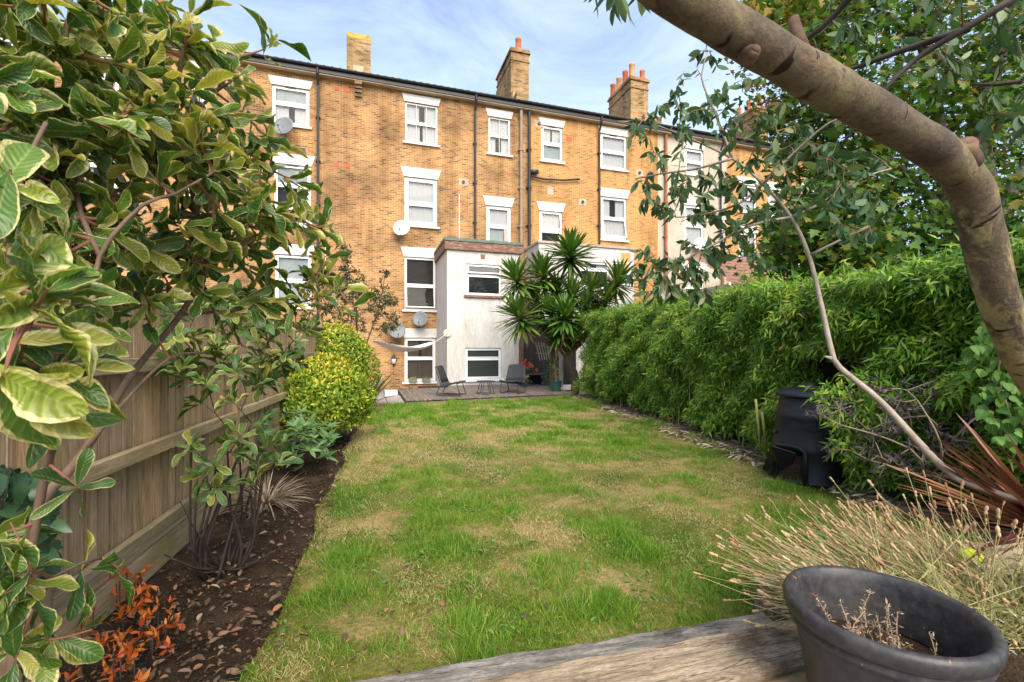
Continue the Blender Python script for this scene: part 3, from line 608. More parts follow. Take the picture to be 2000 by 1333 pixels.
# ================================================================ FENCE
def woodmat(name, c0, c1, c2, stretch, scale=3.0, fine=0.35, green=None, crack=None, blot=None):
    m, nt, p, out = newmat(name); v = ocoord(nt, stretch); n = noise(nt, scale, 6, 0.65, v, 0.6); f = noise(nt, scale * 7, 4, 0.7, v)
    r = ramp(nt, [(0.28, c0), (0.5, c1), (0.72, c2)]); nt.links.new(n.outputs['Fac'], r.inputs[0])
    fr = ramp(nt, [(0.3, (1 - fine,) * 3), (0.6, (1.05,) * 3)]); nt.links.new(f.outputs['Fac'], fr.inputs[0]); col = mixc(nt, 1, r.outputs[0], fr.outputs[0], 'MULTIPLY')
    if blot:                                  # dark damp stains
        bn = noise(nt, 3.4, 5, 0.65, ocoord(nt)); br_ = ramp(nt, [(0.50, (1, 1, 1)), (0.66, blot)]); nt.links.new(bn.outputs['Fac'], br_.inputs[0]); col = mixc(nt, 1, col, br_.outputs[0], 'MULTIPLY')
    if crack:                                 # drying cracks along the grain
        cv = ocoord(nt, crack); cn = noise(nt, 1.0, 3, 0.5, cv, 0.3); cr = ramp(nt, [(0.485, (1, 1, 1)), (0.5, (0.18, 0.15, 0.13)), (0.515, (1, 1, 1))]); nt.links.new(cn.outputs['Fac'], cr.inputs[0]); col = mixc(nt, 0.85, col, cr.outputs[0], 'MULTIPLY')
    if green:
        gn = noise(nt, 1.6, 4, 0.6, ocoord(nt)); gr = ramp(nt, [(0.45, (0, 0, 0)), (0.68, (0.65,) * 3)]); nt.links.new(gn.outputs['Fac'], gr.inputs[0]); col = mixc(nt, gr.outputs[0], col, green)
    oi = nt.nodes.new('ShaderNodeObjectInfo'); orr = ramp(nt, [(0, (0.78, 0.78, 0.8)), (0.5, (1, 1, 1)), (1, (1.12, 1.06, 0.98))]); nt.links.new(oi.outputs['Random'], orr.inputs[0]); col = mixc(nt, 1, col, orr.outputs[0], 'MULTIPLY')
    nt.links.new(col, p.inputs['Base Color']); p.inputs['Roughness'].default_value = 0.85; p.inputs['Specular IOR Level'].default_value = 0.2
    bump(nt, p, f.outputs['Fac'], 0.5, 0.006); return m
FEN = woodmat('fence_board_wood', (0.22, 0.145, 0.08), (0.43, 0.295, 0.17), (0.58, 0.42, 0.265), (9, 9, 0.55))
FENR = woodmat('fence_rail_wood', (0.26, 0.195, 0.11), (0.42, 0.32, 0.19), (0.54, 0.43, 0.27), (4, 0.5, 9), green=(0.13, 0.15, 0.05))
POST = woodmat('fence_post_wood', (0.22, 0.15, 0.085), (0.36, 0.25, 0.14), (0.46, 0.34, 0.21), (7, 7, 0.5))
SLEEP = woodmat('weathered_sleeper', (0.12, 0.11, 0.10), (0.27, 0.245, 0.21), (0.46, 0.42, 0.365), (2.2, 17, 17), 2.6, 0.6, crack=(1.1, 26, 26), blot=(0.42, 0.40, 0.38))
SLEEPY = woodmat('cut_sleeper', (0.22, 0.16, 0.09), (0.42, 0.28, 0.13), (0.55, 0.38, 0.18), (0.8, 9, 9), 2.6, 0.4)
def fence_top(t): return 1.88 + 0.012 * t
fen = thing('garden_fence', 'weathered close-board timber fence along the left side of the bed', 'fence', (*fence_pt(0), 0))
RzG = Matrix.Rotation(-GA, 3, 'Z')
t = -3.4; k = 0
while t < 9.3:
    w = 0.088 + random.uniform(-0.006, 0.006); back = k % 2; c = fence_pt(t + w / 2, -0.040 - 0.042 * back)
    lean = random.uniform(-0.006, 0.006); b = MB(); top = fence_top(t) - 0.02
    M = RzG @ Matrix.Rotation(lean, 3, 'X') @ Matrix.Rotation(random.uniform(-0.05, 0.02), 3, 'Z')
    b.obox((c[0], c[1], 0.2 + (top - 0.2) / 2), (0.014, w, top - 0.2), M)
    b.build('board', FEN, fen)
    t += w * 0.64 + random.choice([-0.002, 0.0, 0.004, 0.009]); k += 1
def frail(z, t0, t1, w, h, name, mat, off=0.02):
    a, c = fence_pt(t0, off), fence_pt(t1, off); z0, z1 = (z(t0), z(t1)) if callable(z) else (z, z); sag = 0
    return MB().obox(((a[0]+c[0])/2, (a[1]+c[1])/2, (z0+z1)/2), (w, t1 - t0 - 0.004, h), RzG @ Matrix.Rotation(math.atan2(z1 - z0, t1 - t0), 3, 'X')).build(name, mat, fen, bevel=0.006)
PT = [-3.65, -1.05, 1.55, 4.15, 6.75, 9.35]
for a, c in zip(PT[:-1], PT[1:]):
    for z in (0.30, 0.84, 1.40): frail(lambda t, z=z: z + random.uniform(-0.012, 0.012), a + 0.055, c - 0.055, 0.055, 0.09, 'rail', FENR, 0.012)
    frail(0.09, a + 0.055, c - 0.055, 0.03, 0.19, 'gravel_board', FENR, 0.005)
    frail(lambda t: fence_top(t), a, c, 0.085, 0.035, 'top_cap', FENR, -0.02)
for t in PT:
    c = fence_pt(t, 0.02); b = MB(); b.obox((c[0] - 0.03, c[1], (fence_top(t) + 0.05) / 2), (0.1, 0.1, fence_top(t) + 0.25), RzG); b.build('post', POST, fen, bevel=0.008)

# ================================================================ SLEEPERS, DECK, SLABS
def sleeper(label, x0, y0, x1, y1, w, z0, z1, mat=SLEEP):
    d = Vector((x1 - x0, y1 - y0, 0)); L = d.length; ang = math.atan2(d.y, d.x); n = 40; b = MB()
    rows = []
    for i in range(n + 1):
        s = L * i / n
        e = [(-w/2, z0), (-w/2, z1 - 0.018), (-w/2 + 0.02, z1), (-w*0.22, z1), (0, z1), (w*0.22, z1), (w/2 - 0.02, z1), (w/2, z1 - 0.018), (w/2, z0)]
        rows.append([(s, a + 0.004 * math.sin(s * 5 + j), q + (0.004 * math.sin(s * 9 + j * 2) + 0.003 * math.sin(s * 23 + j) if 0 < j < 8 else 0)) for j, (a, q) in enumerate(e)])
    b.grid(rows); b.add(rows[0], [tuple(range(len(rows[0])))]); b.add(rows[-1], [tuple(range(len(rows[0]) - 1, -1, -1))])
    o = b.build('timber_sleeper', mat); o.location = (x0, y0, 0); o.rotation_euler = (0, 0, ang)
    return tag(o, label, 'sleeper', 'timber sleepers edging the lawn')
SB = woodmat('dark_stained_sleeper', (0.13, 0.095, 0.06), (0.38, 0.29, 0.19), (0.58, 0.46, 0.32), (1.8, 15, 15), 2.2, 0.6, crack=(0.8, 19, 19), blot=(0.34, 0.32, 0.32))
p0, p1 = atZ(640, 1333, 0.1), atZ(1478, 1196, 0.1); dv = (p1 - p0).normalized()
a0 = p0 - dv * 0.9 + Vector((0.006, -0.085, 0)); a1 = p1 + Vector((0.02, -0.085, 0))
sleeper('long grey weathered sleeper lying against the lawn edge', a0.x, a0.y, a1.x, a1.y, 0.17, -0.05, 0.10)
c0 = Vector((-0.8, 1.965)); c1 = Vector((2.06, 1.70))
sleeper('broad stained sleeper in front, its right end beside the black pot', -0.8, 1.765, 2.08, 1.645, 0.28, 0.0, 0.135, SB)
sleeper('yellowish cut sleeper under the broad one, showing above the chippings', 0.5, 1.63, 2.03, 1.565, 0.2, -0.1, 0.09, SLEEPY)
sleeper('sleeper edge behind the pot holding up the lavender bed', 2.10, 1.98, 5.2, 1.84, 0.17, -0.05, 0.21, SB)

DECKM = woodmat('grey_decking', (0.10, 0.085, 0.075), (0.20, 0.165, 0.14), (0.32, 0.27, 0.235), (8, 0.7, 8), 2.6, 0.4)
dk = thing('timber_deck', 'low weathered grey timber deck in front of the white extension', 'deck', (3.6, 13, 0))
x = 0.98; k = 0
while x < 6.45:
    yf = deck_front(x + 0.06); yb = 16.7 if x < e0 - 0.1 else EY - 0.02 if x < e1 else 17.7
    z = 0.10 + random.uniform(-0.003, 0.003); b = MB()
    b.add([(x, deck_front(x), z - 0.028), (x + 0.113, deck_front(x + 0.113), z - 0.028), (x + 0.113, yb, z - 0.028), (x, yb, z - 0.028), (x, deck_front(x), z), (x + 0.113, deck_front(x + 0.113), z), (x + 0.113, yb, z), (x, yb, z)],
          [(0,3,2,1),(4,5,6,7),(0,1,5,4),(1,2,6,5),(2,3,7,6),(3,0,4,7)])
    b.build('board', DECKM, dk); x += 0.122
MB().bar((1.0, deck_front(1.0) + 0.03, 0.02), (6.45, deck_front(6.45) + 0.03, 0.02), 0.1, 0.04).build('front_joist', DECKM, dk)
MB().bar((0.98 + 0.03, 12.85, 0.02), (1.01, 16.68, 0.02), 0.05, 0.1).build('side_joist', DECKM, dk)
SLABP = M_('pinkish_paving', [(0.3, (0.30, 0.23, 0.22)), (0.7, (0.42, 0.34, 0.33))], 3, rough=0.9, bmp=0.25, fine=(25, 0.2)); SLABG = M_('grey_paving', [(0.3, (0.26, 0.24, 0.22)), (0.7, (0.38, 0.36, 0.33))], 3, rough=0.9, bmp=0.25, fine=(25, 0.2))
pv = MB().add([(-9, 13.6, -0.03), (0.95, 13.6, -0.03), (0.95, 17.3, -0.03), (-9, 17.3, -0.03)], [(0, 1, 2, 3)]).build('patio', EARTH); tag(pv, kind='structure')
for i in range(8):
    for j in range(7):
        x0, y0 = 0.50 - 0.46 * i, 13.05 + 0.56 * j
        if x0 < -1.3 and j < 1: continue
        bx('slab', SLABP if (i + j) % 3 else SLABG, pv, x0, x0 + 0.445, y0, y0 + 0.545, -0.03, 0.035 + random.uniform(-0.004, 0.004), bevel=0.006)
bx('concrete_block', M_('white_concrete', [(0.3, (0.55, 0.53, 0.5)), (0.7, (0.68, 0.66, 0.63))], 4, bmp=0.2), None, 0.48, 0.86, 14.6, 14.95, 0.04, 0.22, bevel=0.01)
tag(bpy.data.objects['concrete_block'], 'small white concrete block at the left end of the deck', 'block')
bx('step_kerb', BLACKPL, None, 1.7, 2.8, 16.72, 16.82, -0.3, 0.16); tag(bpy.data.objects['step_kerb'], 'dark drain edging along the back of the deck by the brick wall', 'edging')

# ================================================================ PATIO FURNITURE
RATT, nt, p, out = newmat('charcoal_rattan')
v = ocoord(nt, (1, 1, 1)); wv = nt.nodes.new('ShaderNodeTexWave'); wv.inputs['Scale'].default_value = 42; wv.bands_direction = 'X'; nt.links.new(v, wv.inputs['Vector'])
wv2 = nt.nodes.new('ShaderNodeTexWave'); wv2.inputs['Scale'].default_value = 42; wv2.bands_direction = 'Z'; nt.links.new(v, wv2.inputs['Vector'])
mm = nt.nodes.new('ShaderNodeMath'); mm.operation = 'MULTIPLY'; nt.links.new(wv.outputs['Fac'], mm.inputs[0]); nt.links.new(wv2.outputs['Fac'], mm.inputs[1])
r = ramp(nt, [(0.0, (0.018, 0.02, 0.024)), (0.5, (0.06, 0.066, 0.075))]); nt.links.new(mm.outputs[0], r.inputs[0]); nt.links.new(r.outputs[0], p.inputs['Base Color']); p.inputs['Roughness'].default_value = 0.5
bump(nt, p, mm.outputs[0], 0.6, 0.006)
STEEL = M_('dark_steel', [(0.3, (0.02, 0.021, 0.023)), (0.7, (0.035, 0.036, 0.04))], 5, rough=0.45, bmp=0)
def rio_chair(label, x, y, rz):
    """local: seat faces +x; shell is one bent sling on two steel hoops"""
    t = thing('rattan_chair', label, 'chair', (x, y, 0.102), rz, 'charcoal rattan chairs on the deck')
    prof = [(0.36, 0.375), (0.35, 0.40), (0.22, 0.39), (0.05, 0.35), (-0.10, 0.315), (-0.19, 0.325), (-0.245, 0.40), (-0.30, 0.55), (-0.36, 0.72), (-0.415, 0.87), (-0.43, 0.90)]
    def shell(i0, i1, name, w0):
        P = []
        for i in range(i0, i1):
            a, z = prof[i]; row = []
            for j in range(13):
                s = -1 + j / 6; wd = w0 * (1.0 if i < 6 else 1.0 - 0.05 * (i - 6)); q = abs(s) ** 3
                if i in (0, len(prof) - 1): wd *= 0.86
                row.append((a + (0.035 * q if i > 5 else 0), s * wd, z + (0.03 * q if i < 6 else 0)))
            P.append(row)
        o = MB().grid(P).build(name, RATT, t, smooth=True, local=True); so = o.modifiers.new('s', 'SOLIDIFY'); so.thickness = 0.022; so.offset = 0; return o
    shell(0, 7, 'seat', 0.33); shell(6, 11, 'backrest', 0.33)
    b = MB().tube([(prof[i][0] - 0.01, s * 0.325 * (1.0 if i < 6 else 1 - 0.05 * (i - 6)), prof[i][1] - 0.004) for s in (1,) for i in range(1, 10)] + [(prof[i][0] - 0.01, -0.325 * (1.0 if i < 6 else 1 - 0.05 * (i - 6)), prof[i][1] - 0.004) for i in range(9, 0, -1)], 0.016, 8)
    b.build('shell_frame', RATT, t, smooth=True, local=True)
    for s in (1, -1):
        y = 0.29 * s
        MB().tube([(0.25, y, 0.375), (0.30, y, 0.20), (0.36, y, 0.05), (0.34, y, 0.018), (0.28, y, 0.013), (-0.27, y, 0.013), (-0.36, y, 0.016), (-0.385, y, 0.05), (-0.33, y, 0.18), (-0.235, y, 0.36)], 0.0135, 8).build('leg', STEEL, t, smooth=True, local=True)
    MB().tube([(0.25, -0.29, 0.372), (0.25, 0.29, 0.372)], 0.012, 8).build('cross_bar', STEEL, t, local=True)
    MB().tube([(-0.12, -0.29, 0.296), (-0.12, 0.29, 0.296)], 0.012, 8).build('cross_bar', STEEL, t, local=True)
rio_chair('charcoal rattan chair left of the small table, turned towards the right', 2.42, 13.82, math.radians(-28))
rio_chair('charcoal rattan chair right of the small table, facing the lawn', 4.42, 13.95, math.radians(-128))
t = thing('side_table', 'small round charcoal table with splayed legs between the chairs', 'table', (3.50, 13.85, 0.102), 0.3)
MB().lathe([(0, 0.39), (0.27, 0.39), (0.295, 0.40), (0.295, 0.415), (0.27, 0.42), (0, 0.42)], n=28).build('table_top', RATT, t, local=True, smooth=False)
for k in range(3):
    a = 2 * PI * k / 3
    def pt(r, da, z): return (r * math.cos(a + da), r * math.sin(a + da), z)
    MB().tube([pt(0.17, -0.3, 0.39), pt(0.27, -0.42, 0.03), pt(0.28, -0.34, 0.013), pt(0.28, 0.34, 0.013), pt(0.27, 0.42, 0.03), pt(0.17, 0.3, 0.39)], 0.011, 8).build('leg', STEEL, t, local=True, smooth=True)

# hammock: white cloth gathered at both ends
A = atY(872, 652, EY - 0.1); B = atD(700, 648, 13.6)
HAM = M_('white_hammock_cloth', [(0.3, (0.74, 0.71, 0.64)), (0.7, (0.84, 0.82, 0.77))], 4, (3, 3, 3), rough=0.9, bmp=0.2)
t = thing('hammock', 'white cloth hammock slung from the extension corner towards the left bushes', 'hammock', tuple((A + B) / 2))
P = []; d = (B - A); side = Vector((d.y, -d.x, 0)).normalized()
for i in range(25):
    s = 0.17 + 0.70 * i / 24; q = A + d * s - Vector((0, 0, 0.95 * 4 * s * (1 - s) * 0.62)); w = 0.03 + 0.36 * math.sin(PI * i / 24) ** 0.7
    row = []
    for j in range(11):
        e = -1 + j / 5; row.append(q + side * (w * e) + Vector((0, 0, 0.42 * w * (e * e) * 0.9 - 0.05 * math.sin(PI * i / 24) + 0.012 * math.sin(e * 14 + i * 0.6))))
    P.append(row)
o = MB().grid(P).build('cloth', HAM, t, smooth=True); o.modifiers.new('s', 'SOLIDIFY').thickness = 0.006
for a, c in ((A, P[0][5]), (B, P[-1][5])): MB().tube([a, (a + c) / 2 - Vector((0, 0, 0.02)), c], 0.008, 6).build('rope', HAM, t)

# pergola corner with dark screen, post, bench, trellis slats
DKW = M_('black_stained_wood', [(0.3, (0.006, 0.006, 0.006)), (0.7, (0.02, 0.018, 0.017))], 3, (6, 6, 0.5), rough=0.8, bmp=0.3)
BRW = woodmat('brown_post_wood', (0.09, 0.05, 0.03), (0.17, 0.10, 0.06), (0.25, 0.16, 0.10), (7, 7, 0.5))
scr = thing('dark_timber_screen', 'black stained timber screen in the corner right of the extension', 'screen', (6.2, 17.8, 0))
x = e1 + 0.12; k = 0
while x < e1 + 2.6:
    bx('board', DKW, scr, x, x + 0.142, 17.8 + 0.012 * (k % 2), 17.83 + 0.012 * (k % 2), 0, 2.62 + 0.02 * (k % 3)); x += 0.146; k += 1
q = atY(1019, 700, 17.3); t1 = bx('pergola_post', BRW, None, q.x - 0.07, q.x + 0.07, 17.3, 17.44, 0.1, 2.45); tag(t1, 'brown timber post standing against the right end of the extension', 'post')
q = atY(1080, 720, 15.0); t1 = bx('pergola_post', BRW, None, q.x - 0.07, q.x + 0.07, 15.0, 15.14, 0.1, 1.68, bevel=0.006); tag(t1, 'brown timber post behind the green plant pot', 'post')
q = atY(1097, 720, 15.6); t1 = bx('fence_post', woodmat('pale_post', (0.3, 0.28, 0.25), (0.45, 0.42, 0.38), (0.6, 0.57, 0.52), (7, 7, 0.5)), None, q.x - 0.06, q.x + 0.06, 15.6, 15.72, 0.1, 2.1); tag(t1, 'pale grey post at the end of the bamboo hedge', 'post')
tr = thing('trellis', 'pale slatted trellis hanging slanted under the yucca trunk', 'trellis', tuple(atY(1062, 680, 15.6)))
SLW = M_('pale_slat', [(0.3, (0.44, 0.36, 0.27)), (0.7, (0.60, 0.51, 0.40))], 5, rough=0.8)
for k in range(9):
    a = atY(1046 + 5.4 * k, 668 + 0.6 * k, 15.6 + 0.03 * k); c = atY(1055 + 4.6 * k, 705 - 0.8 * k, 15.6 + 0.03 * k); MB().bar(a, c, 0.03, 0.022).build('slat', SLW, tr)
for py in (676, 690):
    MB().bar(atY(1046, py, 15.58), atY(1094, py + 3, 15.86), 0.025, 0.02).build('cross_slat', SLW, tr)
t = thing('low_bench', 'low dark bench with grey top in the black corner', 'bench', tuple(atY(1037, 740, 16.9))[:2] + (0.1,))
c = t.location; MB().box(-0.5, 0.45, -0.2, 0.2, 0.40, 0.44).build('top', DECKM, t, local=True)
for sx in (-0.45, 0.40):
    MB().box(sx - 0.03, sx + 0.03, -0.17, 0.17, 0, 0.40).build('leg', DKW, t, local=True)
MB().box(-0.5, 0.45, 0.16, 0.2, 0.02, 0.40).build('back_panel', DKW, t, local=True)

# compost bin and its loose hatch
BINM = M_('black_bin_plastic', [(0.3, (0.008, 0.009, 0.012)), (0.7, (0.020, 0.022, 0.028))], 3, (2, 2, 6), spec=0.28, rough=0.5, bmp=0.15, bscale=12, fine=(30, 0.25))
q = atZ(1597, 938, 0.02); cb = thing('compost_bin', 'black conical plastic compost bin against the bamboo hedge', 'compost bin', (q.x, q.y + 0.10, 0.02), math.radians(0))
n = 48; prof = [(0.42, 0.0), (0.42, 0.03), (0.395, 0.05), (0.37, 0.33), (0.385, 0.36), (0.365, 0.39), (0.335, 0.70), (0.345, 0.73), (0.325, 0.76), (0.30, 0.94), (0.30, 0.97)]
b = MB(); vs = [(r * math.cos(2*PI*k/n), r * math.sin(2*PI*k/n), z) for r, z in prof for k in range(n)]
hatch_a = math.radians(-172)        # the hatch looks towards the lawn and camera
def in_hatch(i, k):
    a = 2 * PI * (k + 0.5) / n; da = (a - hatch_a + PI) % (2 * PI) - PI
    return abs(da) < 0.40 and 1 <= i <= 3
fs = [(i*n+k, i*n+(k+1) % n, (i+1)*n+(k+1) % n, (i+1)*n+k) for i in range(len(prof) - 1) for k in range(n) if not in_hatch(i, k)]
b.add(vs, fs); o = b.build('body', BINM, cb, smooth=True, local=True); o.modifiers.new('s', 'SOLIDIFY').thickness = 0.008
MB().lathe([(0.0, 1.06), (0.12, 1.055), (0.24, 1.02), (0.335, 0.985), (0.345, 0.955), (0.335, 0.94), (0.31, 0.95)], n=40).build('lid', BINM, cb, smooth=True, local=True)
MB().lathe([(0.0, 1.10), (0.06, 1.10), (0.08, 1.05)], n=16).build('lid_knob', BINM, cb, smooth=True, local=True)
def hp(da, z, r): return (r * math.cos(hatch_a + da), r * math.sin(hatch_a + da), z)
MB().tube([hp(-0.46, 0.02, 0.425), hp(-0.46, 0.25, 0.40), hp(-0.44, 0.36, 0.395), hp(-0.3, 0.395, 0.39), hp(0, 0.40, 0.388), hp(0.3, 0.395, 0.39), hp(0.44, 0.36, 0.395), hp(0.46, 0.25, 0.40), hp(0.46, 0.02, 0.425)], 0.026, 8).build('hatch_frame', BINM, cb, smooth=True, local=True)
MB().lathe([(0.0, 0.02), (0.38, 0.02), (0.36, 0.3), (0, 0.34)], n=24).build('compost', SOIL, cb, local=True)
for da, z in ((0.9, 0.55), (1.2, 0.28), (0.5, 0.60), (-0.9, 0.5)):
    MB().bar(hp(da, z, 0.36 if z > 0.5 else 0.385), hp(da + 0.35, z + 0.03, 0.36 if z > 0.5 else 0.385), 0.02, 0.03).build('rib', BINM, cb, local=True)
a, c, d, e = atZ(1490, 916, 0.015), atZ(1540, 937, 0.015), atD(1556, 885, 4.98), atD(1507, 870, 5.08)
hb = thing('bin_hatch_panel', 'flat ribbed black hatch panel leaning on the compost bin', 'hatch panel', tuple((a + c) / 2))
nn = (c - a).cross(e - a).normalized() * -0.014
MB().add([a, c, d, e, a - nn, c - nn, d - nn, e - nn], [(0,1,2,3),(7,6,5,4),(0,4,5,1),(1,5,6,2),(2,6,7,3),(3,7,4,0)]).build('panel', BINM, hb, bevel=0.004)
for f in (0.28, 0.50, 0.72): MB().bar(a.lerp(e, f).lerp(c.lerp(d, f), 0.2) + nn * 0.4, a.lerp(e, f).lerp(c.lerp(d, f), 0.8) + nn * 0.4, 0.012, 0.016).build('rib', BINM, hb)

# big black pot in front right
POTM, nt, p, out = newmat('black_painted_terracotta'); v = ocoord(nt); n1 = noise(nt, 5, 6, 0.65, v); n2 = noise(nt, 30, 5, 0.7, v); n3 = noise(nt, 14, 5, 0.75, v, 0.6)
r1 = ramp(nt, [(0.3, (0.013, 0.013, 0.015)), (0.55, (0.03, 0.029, 0.031)), (0.75, (0.065, 0.06, 0.058))]); nt.links.new(n1.outputs['Fac'], r1.inputs[0]); r3 = ramp(nt, [(0.655, (0, 0, 0)), (0.67, (1, 1, 1))]); nt.links.new(n3.outputs['Fac'], r3.inputs[0])
dr = ramp(nt, [(0.45, (0, 0, 0)), (0.8, (0.5, 0.5, 0.5))]); nt.links.new(n2.outputs['Fac'], dr.inputs[0]); c = mixc(nt, dr.outputs[0], r1.outputs[0], (0.12, 0.10, 0.085)); c = mixc(nt, r3.outputs[0], c, (0.30, 0.09, 0.05)); nt.links.new(c, p.inputs['Base Color'])
rr_ = ramp(nt, [(0.35, (0.38,) * 3), (0.65, (0.72,) * 3)]); nt.links.new(n1.outputs['Fac'], rr_.inputs[0]); nt.links.new(rr_.outputs[0], p.inputs['Roughness']); bump(nt, p, n2.outputs['Fac'], 0.25, 0.004)
pot = thing('plant_pot', 'big round black painted pot with rolled rim in the foreground', 'pot', (1.835, 1.21, 0.04))
pr = [(0.0, 0.0), (0.20, 0.0), (0.215, 0.02), (0.275, 0.36), (0.287, 0.40), (0.300, 0.405), (0.303, 0.418), (0.296, 0.43), (0.297, 0.435), (0.312, 0.445), (0.319, 0.463), (0.322, 0.487), (0.314, 0.503), (0.298, 0.508), (0.285, 0.498), (0.278, 0.46), (0.255, 0.35), (0.25, 0.30)]
MB().lathe(pr, n=72).build('body', POTM, pot, smooth=True, local=True)
MB().lathe([(0.249, 0.295), (0.2, 0.305), (0.1, 0.315), (0.0, 0.31)], n=40).build('soil', SOIL, pot, local=True)
gp = thing('plant_pot', 'green plastic plant pot at the right end of the deck', 'pot', (*tuple(atZ(1086, 764, 0.105))[:2], 0.105))
GPM = M_('green_plastic', [(0.3, (0.02, 0.065, 0.055)), (0.7, (0.035, 0.09, 0.075))], 3, rough=0.45, bmp=0)
MB().lathe([(0, 0.0), (0.15, 0.0), (0.19, 0.30), (0.215, 0.30), (0.218, 0.345), (0.20, 0.345), (0.185, 0.29)], n=32).build('body', GPM, gp, local=True, smooth=False)
MB().lathe([(0.188, 0.30), (0, 0.31)], n=24).build('soil', SOIL, gp, local=True)
# ================================================================ PLANT MACHINERY
def rn(*s): return RNG.standard_normal(s)
def unit(a): return a / np.maximum(np.linalg.norm(a, axis=-1, keepdims=True), 1e-9)
def tmpl(rows, fold=0.25, droop=0.0, wav=0.0, dy=0.0):
    """leaf along +y (0..1), width along x; rows = [(t, halfwidth)], last row a point"""
    v, uv, f = [], [], []
    for i, (t, w) in enumerate(rows):
        z = -droop * t * t
        if w == 0:
            v.append((0, t, z)); uv.append((0, t))
        else:
            k = w * (1 + 0.35 * wav * math.sin(t * 9)); v += [(-k, t, z + fold * w + wav * 0.12 * w / 0.2 * math.sin(t * 11)), (0, t, z), (k, t, z + fold * w + wav * 0.12 * w / 0.2 * math.cos(t * 9))]; uv += [(-1, t), (0, t), (1, t)]
    idx = 0
    st = []
    for t, w in rows:
        st.append(idx); idx += 1 if w == 0 else 3
    for i in range(len(rows) - 1):
        a, b = st[i], st[i + 1]; wa, wb = rows[i][1], rows[i + 1][1]
        if wa and wb: f += [(a, a+1, b+1, b), (a+1, a+2, b+2, b+1)]
        elif wa: f += [(a, a+1, b), (a+1, a+2, b)]
        elif wb: f += [(a, b+1, b), (a, b+2, b+1)]
    return np.array(v, float), f, np.array(uv, float)
def flat_tmpl(pts, fan=True):
    v = [(0, 0, 0)] + [(x, y, 0.12 * abs(x)) for x, y in pts]; n = len(pts)
    return np.array(v, float), [(0, i + 1, i + 2) for i in range(n - 1)], np.array([(x, y) for x, y, z in v], float)
OBOV = [(0, 0.012), (0.06, 0.018), (0.14, 0.05), (0.24, 0.098), (0.35, 0.145), (0.47, 0.182), (0.58, 0.203), (0.68, 0.207), (0.78, 0.190), (0.86, 0.158), (0.92, 0.118), (0.965, 0.07), (1.0, 0)]
T_OBOV = [tmpl(OBOV, 0.3, 0.12, 0.3), tmpl(OBOV, 0.5, 0.3, 0.5), tmpl(OBOV, 0.15, -0.1, 0.6), tmpl([(t, w * 0.8) for t, w in OBOV], 0.7, 0.45, 0.7), tmpl([(t, w * 0.9) for t, w in OBOV], 0.9, 0.2, 0.9)]
LANCE = [(0, 0.02), (0.3, 0.115), (0.6, 0.10), (1, 0)]
T_LANCE = [tmpl(LANCE, 0.3, 0.12), tmpl(LANCE, 0.5, 0.35), tmpl(LANCE, 0.2, -0.05)]
T_BAM = [tmpl([(0, 0.01), (0.25, 0.068), (0.6, 0.055), (1, 0)], 0.35, 0.18), tmpl([(0, 0.01), (0.28, 0.075), (0.62, 0.055), (1, 0)], 0.5, 0.4)]
T_SMALL = [tmpl([(0, 0), (0.5, 0.24), (1, 0)], 0.4, 0.1), tmpl([(0, 0), (0.55, 0.28), (1, 0)], 0.2, 0.25)]
T_OVAL = [tmpl([(0, 0), (0.25, 0.2), (0.6, 0.25), (0.88, 0.13), (1, 0)], 0.35, 0.12), tmpl([(0, 0), (0.25, 0.18), (0.6, 0.22), (0.88, 0.1), (1, 0)], 0.6, 0.3)]
T_SWORD = [tmpl([(0, 0.016), (0.15, 0.026), (0.5, 0.03), (0.8, 0.02), (1, 0)], 0.5, 0.06), tmpl([(0, 0.016), (0.15, 0.024), (0.45, 0.028), (0.75, 0.02), (1, 0)], 0.6, 0.30), tmpl([(0, 0.016), (0.15, 0.026), (0.45, 0.03), (0.75, 0.022), (1, 0)], 0.6, 0.55)]
T_EUC = [tmpl([(0, 0), (0.22, 0.135), (0.55, 0.17), (0.85, 0.08), (1, 0)], 0.12, 0.08), tmpl([(0, 0), (0.22, 0.10), (0.5, 0.13), (0.8, 0.07), (1, 0)], 0.25, 0.2), tmpl([(0, 0), (0.3, 0.2), (0.6, 0.23), (0.85, 0.13), (1, 0)], 0.15, 0.05)]
T_HEART = [tmpl([(0, 0.2), (0.18, 0.36), (0.42, 0.36), (0.72, 0.2), (1, 0)], 0.25, 0.2)]
T_MAPLE = [flat_tmpl([(0.18, -0.05), (0.5, 0.06), (0.30, 0.26), (0.55, 0.52), (0.24, 0.5), (0.0, 1.0), (-0.24, 0.5), (-0.55, 0.52), (-0.30, 0.26), (-0.5, 0.06), (-0.18, -0.05)])]
T_BAMS = [tmpl([(0, 0), (0.36, 0.075), (1, 0)], 0.35, 0.15), tmpl([(0, 0), (0.33, 0.085), (1, 0)], 0.5, 0.35)]
T_BLADE = [tmpl([(0, 0.02), (0.55, 0.014), (1, 0)], 0, 0.0), ]
def grass_t(bend):
    return (np.array([(-0.5, 0, 0), (0.5, 0, 0), (-0.38, 0.55, -bend * 0.3), (0.38, 0.55, -bend * 0.3), (0, 1, -bend)], float), [(0, 1, 3, 2), (2, 3, 4)], np.zeros((5, 2)))
T_GRASS = [grass_t(0.15), grass_t(0.45), grass_t(0.8)]

